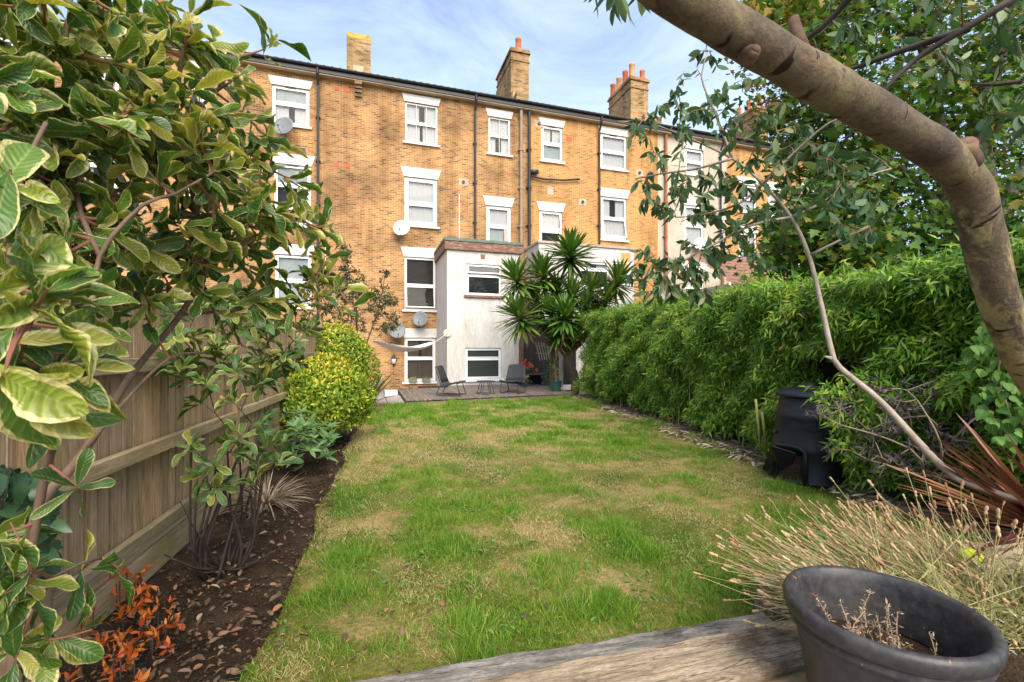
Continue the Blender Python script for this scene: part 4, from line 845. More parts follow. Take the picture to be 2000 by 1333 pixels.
def frames(D, U, L, Wd):
    y = unit(D); x = np.cross(y, U); bad = np.linalg.norm(x, axis=1) < 1e-3; x[bad] = np.cross(y[bad], [1, 0.2, 0]); x = unit(x); z = np.cross(x, y)
    return np.stack([x * Wd[:, None], y * L[:, None], z * L[:, None]], axis=2)      # columns
def mesh_np(name, V, Fl, UV, mat):
    """V (n,3); Fl = list of (faces array (m,k)); UV per vertex"""
    me = bpy.data.meshes.new(name); me.vertices.add(len(V)); me.vertices.foreach_set('co', V.astype(np.float32).ravel())
    loops = np.concatenate([f.ravel() for f in Fl]); tot = np.concatenate([np.full(len(f), f.shape[1], np.int32) for f in Fl]); start = np.concatenate([[0], np.cumsum(tot)[:-1]]).astype(np.int32)
    me.loops.add(len(loops)); me.loops.foreach_set('vertex_index', loops.astype(np.int32)); me.polygons.add(len(tot)); me.polygons.foreach_set('loop_start', start)
    me.polygons.foreach_set('use_smooth', np.ones(len(tot), bool))
    if UV is not None:
        ul = me.uv_layers.new(name='UVMap'); ul.data.foreach_set('uv', UV[loops].astype(np.float32).ravel())
    me.materials.append(mat); me.update(calc_edges=True); return me
def scatter(name, parent, T, P, D, U, L, Wd, mat, indiv=0, mass=None, kind='stuff', label=None):
    """leaves: the `indiv` that show largest become objects of their own, the rest one mass"""
    P, D, U = np.asarray(P, float), np.asarray(D, float), np.asarray(U, float); n = len(P)
    if n == 0: return
    L = np.broadcast_to(np.asarray(L, float), (n,)); Wd = np.broadcast_to(np.asarray(Wd, float), (n,)) * L
    R = frames(D, U, L, Wd); which = RNG.integers(0, len(T), n); alone = np.zeros(n, bool)
    if indiv:
        px, py, d = project(P + unit(D) * (L * 0.5)[:, None]); ok = (px > 15) & (px < 1985) & (py > 15) & (py < 1318) & (d > 0.2)
        sz = np.where(ok, L / np.maximum(d, 0.1), 0); o = np.argsort(-sz)[:indiv]; alone[o[sz[o] > 0]] = True
        me = []
        for v, f, uv in T:
            m = bpy.data.meshes.new(name); m.from_pydata([tuple(q) for q in v], [], f); m.polygons.foreach_set('use_smooth', [True] * len(m.polygons))
            ul = m.uv_layers.new(name='UVMap'); idx = np.array([l.vertex_index for l in m.loops]); ul.data.foreach_set('uv', uv[idx].astype(np.float32).ravel()); m.materials.append(mat); me.append(m)
        off = np.array(-wloc(parent)) if parent else np.zeros(3)
        for i in np.nonzero(alone)[0]:
            ob = bpy.data.objects.new(name, me[which[i]]); C.objects.link(ob); ob.parent = parent
            M = Matrix([[*R[i][r], P[i][r] + off[r]] for r in range(3)] + [[0, 0, 0, 1]]); ob.matrix_basis = M
    Vs, Fs, UVs, base = [], {}, [], 0
    for k, (v, f, uv) in enumerate(T):
        s = (which == k) & ~alone; m = int(s.sum())
        if not m: continue
        V = np.einsum('nij,kj->nki', R[s], v) + P[s][:, None, :]; Vs.append(V.reshape(-1, 3)); UVs.append(np.tile(uv, (m, 1)))
        for kk in (3, 4):
            ff = np.array([q for q in f if len(q) == kk], int)
            if len(ff): Fs.setdefault(kk, []).append((ff[None] + (np.arange(m) * len(v))[:, None, None] + base).reshape(-1, kk))
        base += m * len(v)
    if Vs:
        me = mesh_np(mass or name, np.concatenate(Vs), [np.concatenate(x) for x in Fs.values()], np.concatenate(UVs), mat)
        ob = link(bpy.data.objects.new(mass or name, me), parent); 
        if kind: ob['kind'] = kind
        if label: ob['label'] = label
        return ob
def in_poly(x, y, poly):
    inside = np.zeros(len(x), bool); n = len(poly)
    for i in range(n):
        x1, y1 = poly[i]; x2, y2 = poly[(i + 1) % n]
        c = ((y1 > y) != (y2 > y)) & (x < (x2 - x1) * (y - y1) / ((y2 - y1) or 1e-9) + x1); inside ^= c
    return inside
def sample_poly(poly, n):
    xs = [p[0] for p in poly]; ys = [p[1] for p in poly]; out = np.zeros((0, 2))
    while len(out) < n:
        q = np.stack([RNG.uniform(min(xs), max(xs), n * 2), RNG.uniform(min(ys), max(ys), n * 2)], 1); out = np.concatenate([out, q[in_poly(q[:, 0], q[:, 1], poly)]])
    return out[:n]
def densify(pts, step):
    out = []; pts = [Vector(p) for p in pts]
    for i in range(len(pts) - 1):
        m = max(2, int((pts[i+1] - pts[i]).length / step)); p0 = pts[max(0, i-1)]; p3 = pts[min(len(pts)-1, i+2)]
        for k in range(m):
            t = k / m; a, b = pts[i], pts[i+1]
            out.append(0.5 * ((2*a) + (b - p0)*t + (2*p0 - 5*a + 4*b - p3)*t*t + (3*a - p0 - 3*b + p3)*t*t*t))
    out.append(pts[-1]); return out
def limb(b, pts, r0, r1, n=8, step=0.08, jit=0.0):
    q = densify(pts, step); m = len(q); b.tube(q, [r0 + (r1 - r0) * i / (m - 1) for i in range(m)], n, jit=jit); return q
def twigs(b, tips, skel, r=0.004, droop=0.0, n=5, seg=5, rbase=None):
    """joins each tip to the nearest skeleton point; returns the polylines"""
    K = np.array([tuple(p) for p in skel]); tips = np.asarray(tips); lines = [None] * len(tips)
    order = np.argsort([np.min(np.linalg.norm(K - t, axis=1)) for t in tips]); w = np.zeros(len(K))
    for i_ in order:                          # twigs fork off earlier twigs as well as off the limbs
        t = tips[i_]; d = np.linalg.norm(K - t, axis=1) + 0.25 * np.maximum(0, K[:, 2] - t[2]) + w; a = Vector(K[int(np.argmin(d))]); c = Vector(t); L = (c - a).length
        mid = a.lerp(c, 0.5) + Vector(rn(3) * 0.06 * L) + Vector((0, 0, droop * L)); pts = densify([a, mid, c], max(0.02, L / seg))
        b.tube(pts, [max(r * 0.5, (rbase or r * 1.8) * (1 - i / len(pts))) for i in range(len(pts))], n); ln_ = np.array([tuple(p) for p in pts]); lines[i_] = ln_; h_ = ln_[1:max(2, len(ln_) * 3 // 4)]; K = np.concatenate([K, h_]); w = np.concatenate([w, np.full(len(h_), 0.03)])
    return lines
def along(lines, per_m, start=0.3):
    P, D = [], []
    for l in lines:
        L = np.linalg.norm(np.diff(l, axis=0), axis=1).sum(); n = max(2, int(L * per_m)); m = len(l) - 1
        for s in RNG.uniform(start, 1, n):
            k = min(m - 1, int(s * m)); f = s * m - k; P.append(l[k] * (1 - f) + l[k+1] * f); D.append(l[k+1] - l[k])
    return np.array(P), unit(np.array(D))
def whorls(tips, dirs, n0, n1, spread=(0.6, 1.25), back=0.05):
    P, D, U = [], [], []
    for t, d in zip(tips, dirs):
        d = np.asarray(d) / np.linalg.norm(d); x = np.cross(d, [0.3, 0.5, 0.8]); x /= np.linalg.norm(x); y = np.cross(d, x); n = RNG.integers(n0, n1 + 1); a0 = RNG.uniform(0, 6.28)
        for k in range(n):
            a = a0 + 2.4 * k; s = RNG.uniform(*spread); r = x * math.cos(a) + y * math.sin(a)
            P.append(t - d * back * RNG.uniform(0, 1)); D.append(d * math.cos(s) + r * math.sin(s)); U.append(d + rn(3) * 0.2)
    return np.array(P), np.array(D), np.array(U)
def fnoise(P, s, seed=0):
    P = np.asarray(P); r = np.random.default_rng(seed); o = np.zeros(len(P))
    for k in range(7):
        w = r.standard_normal(P.shape[1]) * s * (1 + 0.35 * k); o += np.sin(P @ w + r.uniform(0, 6.28)) / (1 + 0.3 * k)
    return o / 2.2

# bark and foliage materials
BARKV = M_('shrub_bark', [(0.3, (0.09, 0.055, 0.035)), (0.7, (0.20, 0.13, 0.085))], 8, (3, 3, 1), rough=0.8, bmp=0.4)
BARKD = M_('dark_stem_bark', [(0.3, (0.02, 0.014, 0.013)), (0.7, (0.065, 0.043, 0.036))], 8, rough=0.75, bmp=0.3)
BARKM = M_('maple_bark', [(0.3, (0.10, 0.085, 0.07)), (0.7, (0.24, 0.21, 0.18))], 5, (4, 4, 0.7), rough=0.9, bmp=0.6, bscale=14, bdist=0.02)
BARKT = M_('tan_stem', [(0.3, (0.22, 0.16, 0.11)), (0.7, (0.36, 0.28, 0.2))], 6, rough=0.8, bmp=0.2)
VARIEG = leafmat('variegated_leaf', [(0, (0.04, 0.105, 0.018)), (0.3, (0.085, 0.18, 0.026)), (0.6, (0.15, 0.25, 0.033)), (0.85, (0.30, 0.35, 0.045)), (1, (0.48, 0.44, 0.07))], edge=(0.68, 0.61, 0.28), edge_pos=0.645, transl=0.38, rough=0.3, vein=0.5, back=None, spec=0.5, clump=0.35, cscale=3.0, ribs=0.9)
GREENL = leafmat('glossy_green_leaf', [(0, (0.035, 0.09, 0.03)), (0.5, (0.06, 0.14, 0.035)), (1, (0.12, 0.2, 0.05))], transl=0.28, rough=0.3, vein=0.35, spec=0.5)

# ================================================================ GRASS
# (lawn blades: green tufts and straw, kept off the dry patches)
def lawn_ok(P):
    x, y = P[:, 0], P[:, 1]; left = -0.60 + (y - 0.5) * 0.0425 + 0.03 * np.sin(y * 2.3) + 0.02 * np.sin(y * 5.1)
    right = 4.87 + 0.155 * (y - 4.82) + 0.05 * np.sin(y * 1.7) + 0.15
    return (x > left + 0.005) & (x < right) & (y > 2.05 - 0.061 * (x + 0.2)) & (y < 12.78 + (x - 0.98) * 0.115)
n = 640000
dd = 1.9 * (12.8 / 1.9) ** RNG.uniform(0, 1, n)                   # more blades near the eye
P = np.stack([RNG.uniform(-0.9, 6.4, n), dd, np.zeros(n)], 1)
keep = RNG.uniform(0, 1, n) < np.clip(0.35 + 0.5 * (P[:, 1] / 6), 0, 1); P = P[keep]; P = P[lawn_ok(P)]
px, py, d = project(P); P = P[(px > -60) & (px < 2060)]
dry = fnoise(P[:, :2], 1.5, 3) * 0.75 + fnoise(P[:, :2], 5.0, 5) * 0.4 + fnoise(P[:, :2], 16.0, 8) * 0.22
edge = np.clip(1 - (P[:, 0] - (-0.60 + (P[:, 1] - 0.5) * 0.0425)) / 0.45, 0, 1); dry = dry + edge * 0.55 * (P[:, 1] > 4) + 0.55 * np.clip(1 - np.abs(P[:, 1] - 7.4 - 0.15 * P[:, 0]) / 1.7, 0, 1) * (np.abs(P[:, 0] - 1.4) < 1.5) - 0.25 * (P[:, 1] > 10.5) - 0.5 * np.clip(1 - (P[:, 1] - 2.0) / 1.2, 0, 1)
straw = dry > RNG.normal(0.08, 0.30, len(P))
keep = ~straw | (RNG.uniform(0, 1, len(P)) < 0.58); P, straw, dry = P[keep], straw[keep], dry[keep]
tuft = np.clip(fnoise(P[:, :2], 9.0, 11) + 0.5, 0, 1.6); m = len(P); far = np.clip(P[:, 1] / 6, 0.8, 1.9)
ln = (0.022 + 0.052 * tuft ** 1.3 * np.clip(0.7 - dry, 0.1, 1.2)) * RNG.uniform(0.6, 1.45, m); ln = np.where(straw, ln * 0.75 + 0.012, ln) * np.clip(far, 0.9, 1.25)
tilt = rn(m, 2) * np.where(straw, 1.1, 0.55)[:, None]; D = np.stack([tilt[:, 0], tilt[:, 1], np.ones(m)], 1); U = rn(m, 3)
P[:, 2] = 0.012 * np.sin(P[:, 0] * 1.9 + 0.4) * np.cos(P[:, 1] * 1.3) - 0.004
wd = 0.0036 * far * RNG.uniform(0.7, 1.5, m) / ln
GRS = leafmat('green_grass', [(0, (0.075, 0.20, 0.015)), (0.4, (0.13, 0.29, 0.02)), (0.8, (0.22, 0.37, 0.035)), (1, (0.40, 0.41, 0.09))], transl=0.35, rough=0.45, clump=0.3, cscale=2.2)
STR = leafmat('straw_grass', [(0, (0.36, 0.27, 0.12)), (0.6, (0.56, 0.44, 0.23)), (1, (0.46, 0.42, 0.15))], transl=0.25, rough=0.7)
s = ~straw
g1 = scatter('grass', None, T_GRASS, P[s], D[s], U[s], ln[s], wd[s], GRS); tag(g1, 'green blades of grass growing in the lawn', 'grass', kind='stuff')
g2 = scatter('dry_grass', None, T_GRASS, P[straw], D[straw], U[straw], ln[straw], wd[straw], STR); tag(g2, 'dry straw coloured grass in the worn patches of lawn', 'grass', kind='stuff')
# clover-like weeds in the lawn
wp = np.array([tuple(atZ(px, py, 0.0)) for px, py in ((995, 887), (700, 1110), (680, 1165), (660, 1120), (1240, 1130), (1330, 1150), (1290, 1170), (630, 1105), (730, 1130), (1500, 920), (1080, 885), (860, 1040), (930, 1000), (560, 1230), (1380, 1120))] + [(x_, y_, 0.0) for x_, y_ in zip(RNG.uniform(-0.3, 4.0, 70), 2.3 + 7 * RNG.uniform(0, 1, 70) ** 1.4)])
P = np.repeat(wp, 9, 0) + rn(len(wp) * 9, 3) * [0.05, 0.05, 0]; P[:, 2] = 0.012; a = RNG.uniform(0, 6.28, len(P))
o = scatter('weeds', None, T_OVAL, P, np.stack([np.cos(a), np.sin(a), RNG.uniform(0.2, 0.6, len(P))], 1), np.tile([0, 0, 1.0], (len(P), 1)), RNG.uniform(0.016, 0.05, len(P)), 1.0, leafmat('weed_leaf', [(0, (0.10, 0.22, 0.05)), (1, (0.20, 0.34, 0.10))]))
tag(o, 'low broad-leaved weeds dotted through the lawn', 'weeds', kind='stuff')

# fallen leaves
LIT = leafmat('fallen_leaf', [(0, (0.07, 0.045, 0.03)), (0.3, (0.12, 0.075, 0.045)), (0.6, (0.20, 0.125, 0.072)), (0.82, (0.32, 0.15, 0.06)), (0.9, (0.17, 0.07, 0.06)), (1, (0.42, 0.32, 0.2))], transl=0.1, rough=0.7, vein=0.2)
pts = sample_poly([(60, 1333), (150, 1180), (420, 1010), (560, 960), (640, 960), (560, 1200), (500, 1333)], 430)
P = np.array([tuple(atZ(x, y, 0.0)) for x, y in pts]); q = sample_poly([(500, 1333), (560, 1200), (620, 1040), (900, 1000), (1450, 1180), (1000, 1270), (650, 1330)], 80)
P = np.concatenate([P, np.array([tuple(atZ(x, y, 0.02)) for x, y in q])]); q = sample_poly([(600, 1000), (700, 800), (715, 790), (640, 1000)], 60); P = np.concatenate([P, np.array([tuple(atZ(x, y, 0.0)) for x, y in q])])
P = P[P[:, 0] > -1.38 + 0.061 * (P[:, 1] - 3.67) + 0.02]
m = len(P); a = RNG.uniform(0, 6.28, m); D = np.stack([np.cos(a), np.sin(a), rn(m) * 0.3], 1); U = np.stack([rn(m) * 0.4, rn(m) * 0.4, np.ones(m)], 1); P[:, 2] = P[:, 2] * 0 + RNG.uniform(0.005, 0.03, m)
lb = tag(bpy.data.objects.new('leaf_litter', None), 'brown and red fallen leaves lying on the bed and lawn', 'fallen leaves'); C.objects.link(lb); lb.location = (-0.9, 3, 0); lb['kind'] = 'stuff'
scatter('leaf', lb, T_OVAL + T_OBOV[1:2], P, D, U, RNG.uniform(0.025, 0.062, m), 1.0, LIT, 280, 'leaves')
# bamboo debris at the hedge foot
m = 2600; yy = RNG.uniform(2.9, 13, m); P = np.stack([4.87 + 0.155 * (yy - 4.82) + np.abs(rn(m)) * 0.38 - 0.12, yy, RNG.uniform(0.02, 0.06, m)], 1); a = RNG.uniform(0, 6.28, m)
deb = scatter('bamboo_debris', None, T_BAM, P, np.stack([np.cos(a), np.sin(a), rn(m) * 0.15], 1), np.stack([rn(m) * 0.5, rn(m) * 0.5, np.ones(m)], 1), RNG.uniform(0.06, 0.2, m), 1.2, leafmat('dry_bamboo_leaf', [(0, (0.20, 0.14, 0.09)), (0.6, (0.42, 0.32, 0.20)), (1, (0.60, 0.52, 0.38))], transl=0.1, rough=0.8))
tag(deb, 'dry bamboo leaves and bits littered along the foot of the hedge', 'leaf litter', kind='stuff')

# ================================================================ BIG VARIEGATED SHRUB (left foreground)
vs_ = thing('variegated_shrub', 'tall variegated evergreen shrub with cream-edged leaves filling the left foreground', 'shrub', (-0.92, 1.28, 0))
sk = []; b = MB()
base = Vector((-0.93, 1.25, -0.05))
stems = [[base, atD(25, 1250, 1.12), atD(75, 1000, 1.16), atD(160, 890, 1.30), atD(255, 735, 1.5), atD(352, 615, 1.62), atD(405, 515, 1.62), atD(385, 420, 1.5), atD(350, 250, 1.4), atD(345, 190, 1.35), atD(360, 80, 1.3)],
         [base + Vector((0.05, 0.08, 0)), atD(70, 1020, 1.14), atD(120, 830, 1.05), atD(180, 640, 1.0)],
         [atD(352, 615, 1.62), atD(470, 605, 1.75), atD(600, 588, 1.9), atD(680, 560, 2.0)],
         [atD(405, 515, 1.62), atD(480, 430, 1.7), atD(520, 360, 1.75), atD(535, 280, 1.75)],
         [atD(180, 640, 1.0), atD(195, 500, 1.05), atD(280, 400, 1.1), atD(340, 380, 1.2), atD(420, 335, 1.3)], [atD(195, 500, 1.05), atD(150, 380, 1.1), atD(180, 240, 1.15), atD(130, 100, 1.1), atD(150, -60, 1.1)], [atD(385, 420, 1.5), atD(300, 330, 1.5), atD(220, 200, 1.4), atD(240, 60, 1.4)],
         [atD(405, 515, 1.62), atD(500, 460, 1.7), atD(590, 430, 1.75)],
         [atD(120, 830, 1.05), atD(60, 700, 0.8), atD(20, 560, 0.72), atD(30, 380, 0.7), atD(90, 240, 0.75)],
         [atD(180, 640, 1.0), atD(110, 700, 0.85), atD(60, 740, 0.72)], [atD(160, 890, 1.3), atD(230, 800, 1.3), atD(330, 700, 1.45), atD(400, 690, 1.6)],
         [atD(350, 250, 1.4), atD(420, 180, 1.5), atD(470, 110, 1.55)], [atD(25, 1250, 1.12), atD(100, 1130, 1.0), atD(200, 1090, 1.1)]]
for i, s in enumerate(stems):
    sk += limb(b, s, (0.018 if i < 2 else 0.006), (0.006 if i < 2 else 0.003), 9, 0.05)
b.build('stem', BARKV, vs_, smooth=True)
zones = [([(-60, -80), (300, -80), (330, 60), (420, 40), (480, 90), (470, 250), (300, 330), (-60, 250)], 84, 0.95, 1.6), ([(-60, 200), (330, 260), (520, 190), (560, 300), (620, 300), (600, 420), (420, 480), (200, 470), (-60, 420)], 88, 0.95, 1.75),
         ([(-60, 420), (380, 440), (640, 420), (690, 550), (600, 600), (470, 610), (350, 560), (180, 600), (-60, 560)], 84, 1.05, 1.95), ([(-60, 560), (160, 560), (150, 700), (60, 800), (-60, 800)], 8, 0.62, 0.9),
         ([(-60, 960), (60, 960), (110, 1080), (90, 1200), (60, 1333), (-60, 1333)], 4, 1.0, 1.25)]
tips, ds = [], []
for poly, k, d0, d1 in zones:
    for x, y in sample_poly(poly, k):
        D = d0 + (d1 - d0) * np.clip((x / 640), 0, 1) + RNG.uniform(-0.12, 0.2); tips.append(tuple(atD(x, y, D)))
for x, y, D in ((70, 560, 0.62), (30, 640, 0.62), (110, 690, 0.66), (190, 590, 0.75), (20, 330, 0.6), (10, 480, 0.6), (80, 790, 0.8), (60, 1120, 0.9), (10, 1160, 0.85), (150, 950, 1.1), (20, 1020, 0.9), (370, 30, 1.3), (400, 120, 1.5), (455, 140, 1.6), (535, 280, 1.75), (600, 435, 1.8), (590, 580, 1.9), (660, 560, 2.0), (690, 600, 2.0), (420, 335, 1.3), (540, 75, 1.6), (230, 1110, 1.1), (180, 1230, 1.05), (30, 1290, 0.95)):
    tips.append(tuple(atD(x, y, D)))
tips = np.array(tips); tb = MB(); tl = twigs(tb, tips, sk, 0.0026, -0.05, 6, 6, 0.005); tag(tb.build('twigs', M_('reddish_twig', [(0.3, (0.16, 0.05, 0.035)), (0.7, (0.28, 0.12, 0.07))], 8, rough=0.6, bmp=0.1), vs_), kind='stuff')
ds = np.array([unit(l[-1] - l[-2]) for l in tl]) * 0.8 + np.array([0.25, 0.1, 0.25]) + rn(len(tips), 3) * 0.25
P, D, U = whorls(tips, unit(ds), 5, 9, (0.45, 1.5), 0.09); m = len(P); D = unit(D + [0, 0, -0.16] + rn(m, 3) * 0.22); U = U + rn(m, 3) * 0.45
scatter('leaf', vs_, T_OBOV, P, D, U, RNG.uniform(0.065, 0.128, m), RNG.uniform(0.62, 0.95, m), VARIEG, 300, 'leaves')

# bare-stemmed variegated shrub in the bed
q = atZ(432, 1112, 0.0); s2 = thing('bare_stemmed_shrub', 'dark bare stems topped with variegated leaf tufts, in the bed by the fence', 'shrub', tuple(q))
tp = [(370, 870, 3.0), (415, 905, 2.9), (435, 860, 3.1), (470, 880, 3.0), (520, 870, 3.1), (545, 905, 3.0), (420, 955, 2.9), (490, 935, 2.95), (395, 690, 3.1), (440, 700, 3.2), (500, 665, 3.3), (540, 640, 3.4), (575, 665, 3.5), (460, 725, 3.1), (350, 720, 3.0), (515, 700, 3.4), (560, 700, 3.5), (480, 640, 3.4), (430, 640, 3.3), (380, 650, 3.2), (600, 640, 3.6), (400, 745, 3.0), (450, 780, 3.05), (335, 610, 3.1), (410, 590, 3.2), (470, 850, 3.0), (505, 905, 3.0), (390, 930, 2.9), (555, 880, 3.2), (590, 700, 3.6), (530, 600, 3.5)] + [(x, y, 2.9 + (x - 330) * 0.0026 + RNG.uniform(-0.1, 0.2)) for x, y in sample_poly([(330, 620), (430, 570), (600, 610), (610, 700), (560, 740), (470, 790), (380, 780), (330, 720)], 30)]
tips = np.array([tuple(atD(*t)) for t in tp]); b = MB(); sk = []
for k in range(17):
    a = RNG.uniform(0, 6.28); r0 = Vector((q.x + 0.10 * math.cos(a), q.y + 0.10 * math.sin(a), -0.03)); top = Vector(tips[k % len(tips)]); top = r0.lerp(top, 0.8 if k < 8 else 0.6) + Vector(rn(3) * 0.05); md = r0.lerp(top, 0.45) + Vector((0.05 * math.cos(a), 0.05 * math.sin(a), 0.0))
    sk += limb(b, [r0, r0.lerp(md, 0.5) + Vector((0.03 * math.cos(a), 0.03 * math.sin(a), 0)), md, top], 0.011, 0.005, 7, 0.06, 0.08)
for k in range(9):
    a = RNG.uniform(2.0, 6.5); r0 = Vector((q.x, q.y, 0.0)); e = r0 + Vector((0.35 * math.cos(a), 0.3 * math.sin(a), RNG.uniform(0.1, 0.5))); limb(b, [r0, r0.lerp(e, 0.5) + Vector((0, 0, -0.03)), e], 0.010, 0.004, 6, 0.06, 0.1)
b.build('stem', BARKD, s2, smooth=True); tb = MB(); tl = twigs(tb, tips, sk, 0.0025, 0.05, 5, 5); tag(tb.build('twigs', BARKD, s2), kind='stuff')
ds = np.array([l[-1] - l[-2] for l in tl]); P, D, U = whorls(tips, unit(unit(ds) + [0.1, -0.1, 0.5] + rn(len(tips), 3) * 0.3), 6, 9, (0.6, 1.4), 0.06); m = len(P)
scatter('leaf', s2, T_OBOV, P, D, U, RNG.uniform(0.09, 0.17, m), RNG.uniform(0.65, 0.95, m), leafmat('variegated_leaf_green', [(0, (0.05, 0.12, 0.035)), (0.4, (0.09, 0.18, 0.04)), (0.8, (0.16, 0.24, 0.05)), (1, (0.32, 0.32, 0.06))], edge=(0.50, 0.50, 0.22), edge_pos=0.68, transl=0.3, rough=0.42, vein=0.4, clump=0.3, cscale=3, ribs=0.8), 300, 'leaves')
# long low sprawling twig of the same shrub against the fence
# rhododendron-like shrub beside the yellow bushes
q = atZ(590, 905, 0.0); s3 = thing('long_leaved_shrub', 'low shrub with long narrow green leaves in front of the yellow bushes', 'shrub', tuple(q)); b = MB(); tips = []
for k in range(46):
    x, y = sample_poly([(530, 800), (600, 790), (640, 830), (665, 855), (640, 890), (560, 900), (500, 880), (500, 830)], 1)[0]; tips.append(tuple(atD(x, y, RNG.uniform(5.2, 6.2))))
tips = np.array(tips); sk = limb(b, [q, q + Vector((0.02, 0, 0.2)), q + Vector((0.05, 0.03, 0.4))], 0.02, 0.008); tl = twigs(b, tips, sk, 0.004, 0.05); b.build('stem', BARKV, s3, smooth=True)
P, D, U = whorls(tips, unit(np.array([l[-1] - l[-2] for l in tl]) * 3 + [0, -0.2, 0.6]), 7, 10, (0.8, 1.6)); m = len(P)
scatter('leaf', s3, T_LANCE, P, D, U, RNG.uniform(0.10, 0.17, m), RNG.uniform(1.1, 1.5, m), leafmat('long_green_leaf', [(0, (0.06, 0.14, 0.05)), (0.5, (0.10, 0.20, 0.06)), (1, (0.18, 0.29, 0.09))], transl=0.25, rough=0.35, vein=0.4), 260, 'leaves')
# small dark seedling
q = atZ(585, 925, 0.0); s4 = thing('seedling', 'small dark green rosette seedling alone in the bare soil', 'plant', tuple(q)); P, D, U = whorls(np.array([[q.x, q.y, 0.06]]), np.array([[0, 0, 1.0]]), 9, 9, (0.9, 1.5)); scatter('leaf', s4, T_LANCE, P, D, U, 0.10, 1.5, GREENL, 9); MB().tube([q, q + Vector((0, 0, 0.06))], 0.006, 6).build('stem', BARKD, s4)
# dried grass clump
q = atZ(520, 985, 0.0); s5 = thing('dried_grass_clump', 'clump of dead straw coloured strappy leaves beside the bare stems', 'dead plant', tuple(q)); m = 230; a = RNG.uniform(0, 6.28, m); e = RNG.uniform(0.1, 1.1, m)
P = np.array(q)[None] + np.stack([np.cos(a) * 0.05, np.sin(a) * 0.05, np.full(m, 0.01)], 1); scatter('leaf', s5, T_SWORD[1:], P, np.stack([np.cos(a) * np.cos(e), np.sin(a) * np.cos(e), np.sin(e)], 1), np.tile([0, 0, 1.0], (m, 1)) + rn(m, 3) * 0.1, RNG.uniform(0.2, 0.42, m), 0.42, leafmat('dead_strap_leaf', [(0, (0.24, 0.17, 0.11)), (0.5, (0.42, 0.33, 0.23)), (1, (0.56, 0.47, 0.36))], transl=0.15, rough=0.7), 200, 'leaves')
# orange-leaved dying plants at lower left
ORG = leafmat('orange_leaf', [(0, (0.36, 0.06, 0.015)), (0.4, (0.58, 0.13, 0.02)), (0.8, (0.66, 0.22, 0.04)), (1, (0.45, 0.05, 0.02))], transl=0.3, rough=0.45, vein=0.2)
for lab, poly, k in (('dying shrub with bright orange leaves at the lower left of the bed', [(150, 1180), (260, 1110), (330, 1150), (390, 1200), (330, 1250), (250, 1300), (130, 1310)], 42), ('small sprig of orange red leaves close to the fence foot', [(205, 1110), (270, 1085), (285, 1130), (230, 1150)], 7)):
    pl = sample_poly(poly, k); tips = np.array([tuple(atD(x, y, (H - RNG.uniform(0.06, 0.22)) * F / (y - HZ))) for x, y in pl]); c = tips.mean(0); s6 = thing('orange_leaved_plant', lab, 'plant', (c[0], c[1], 0), group='plants with orange dying leaves'); b = MB()
    for t in tips: b.tube(densify([(t[0] * 0.8 + c[0] * 0.2, t[1] * 0.8 + c[1] * 0.2, -0.02), (t[0], t[1], t[2] * 0.5), tuple(t)], 0.04), 0.003, 5)
    tag(b.build('stems', BARKD, s6), kind='stuff'); P, D, U = whorls(tips, unit(np.array([0.2, 0.1, 0.8]) + rn(len(tips), 3) * 0.5), 6, 11, (0.3, 1.5), 0.13); m = len(P); D = D + rn(m, 3) * 0.35; U = U + rn(m, 3) * 0.4
    scatter('leaf', s6, T_LANCE, P, D, U, RNG.uniform(0.03, 0.06, m), RNG.uniform(1.3, 1.9, m), ORG, 200, 'leaves')
# dark ivy mass low at far left
pl = sample_poly([(-50, 900), (90, 930), (110, 1080), (60, 1180), (-50, 1200)], 240); P = np.array([tuple(atD(x, y, RNG.uniform(1.55, 1.95))) for x, y in pl]); m = len(P); s7 = thing('dark_ivy', 'dark green ivy clinging to the fence behind the shrub at far left', 'ivy', (-1.3, 1.6, 0)); b = MB()
sk = limb(b, [(-1.35, 1.75, 0), (-1.33, 1.7, 0.5), (-1.34, 1.6, 1.1)], 0.012, 0.006); sk += limb(b, [(-1.35, 1.2, 0), (-1.33, 1.35, 0.5), (-1.30, 1.45, 1.1)], 0.012, 0.006); twigs(b, P[::4], sk, 0.002); b.build('stem', BARKD, s7)
scatter('leaf', s7, T_HEART, P, rn(m, 3) * 0.6 + [0.3, -0.2, -0.5], np.tile([1.0, -0.5, 0.3], (m, 1)) + rn(m, 3) * 0.4, RNG.uniform(0.06, 0.10, m), 0.9, leafmat('ivy_leaf', [(0, (0.02, 0.06, 0.03)), (1, (0.05, 0.11, 0.045))], transl=0.15, rough=0.3), 160, 'leaves')
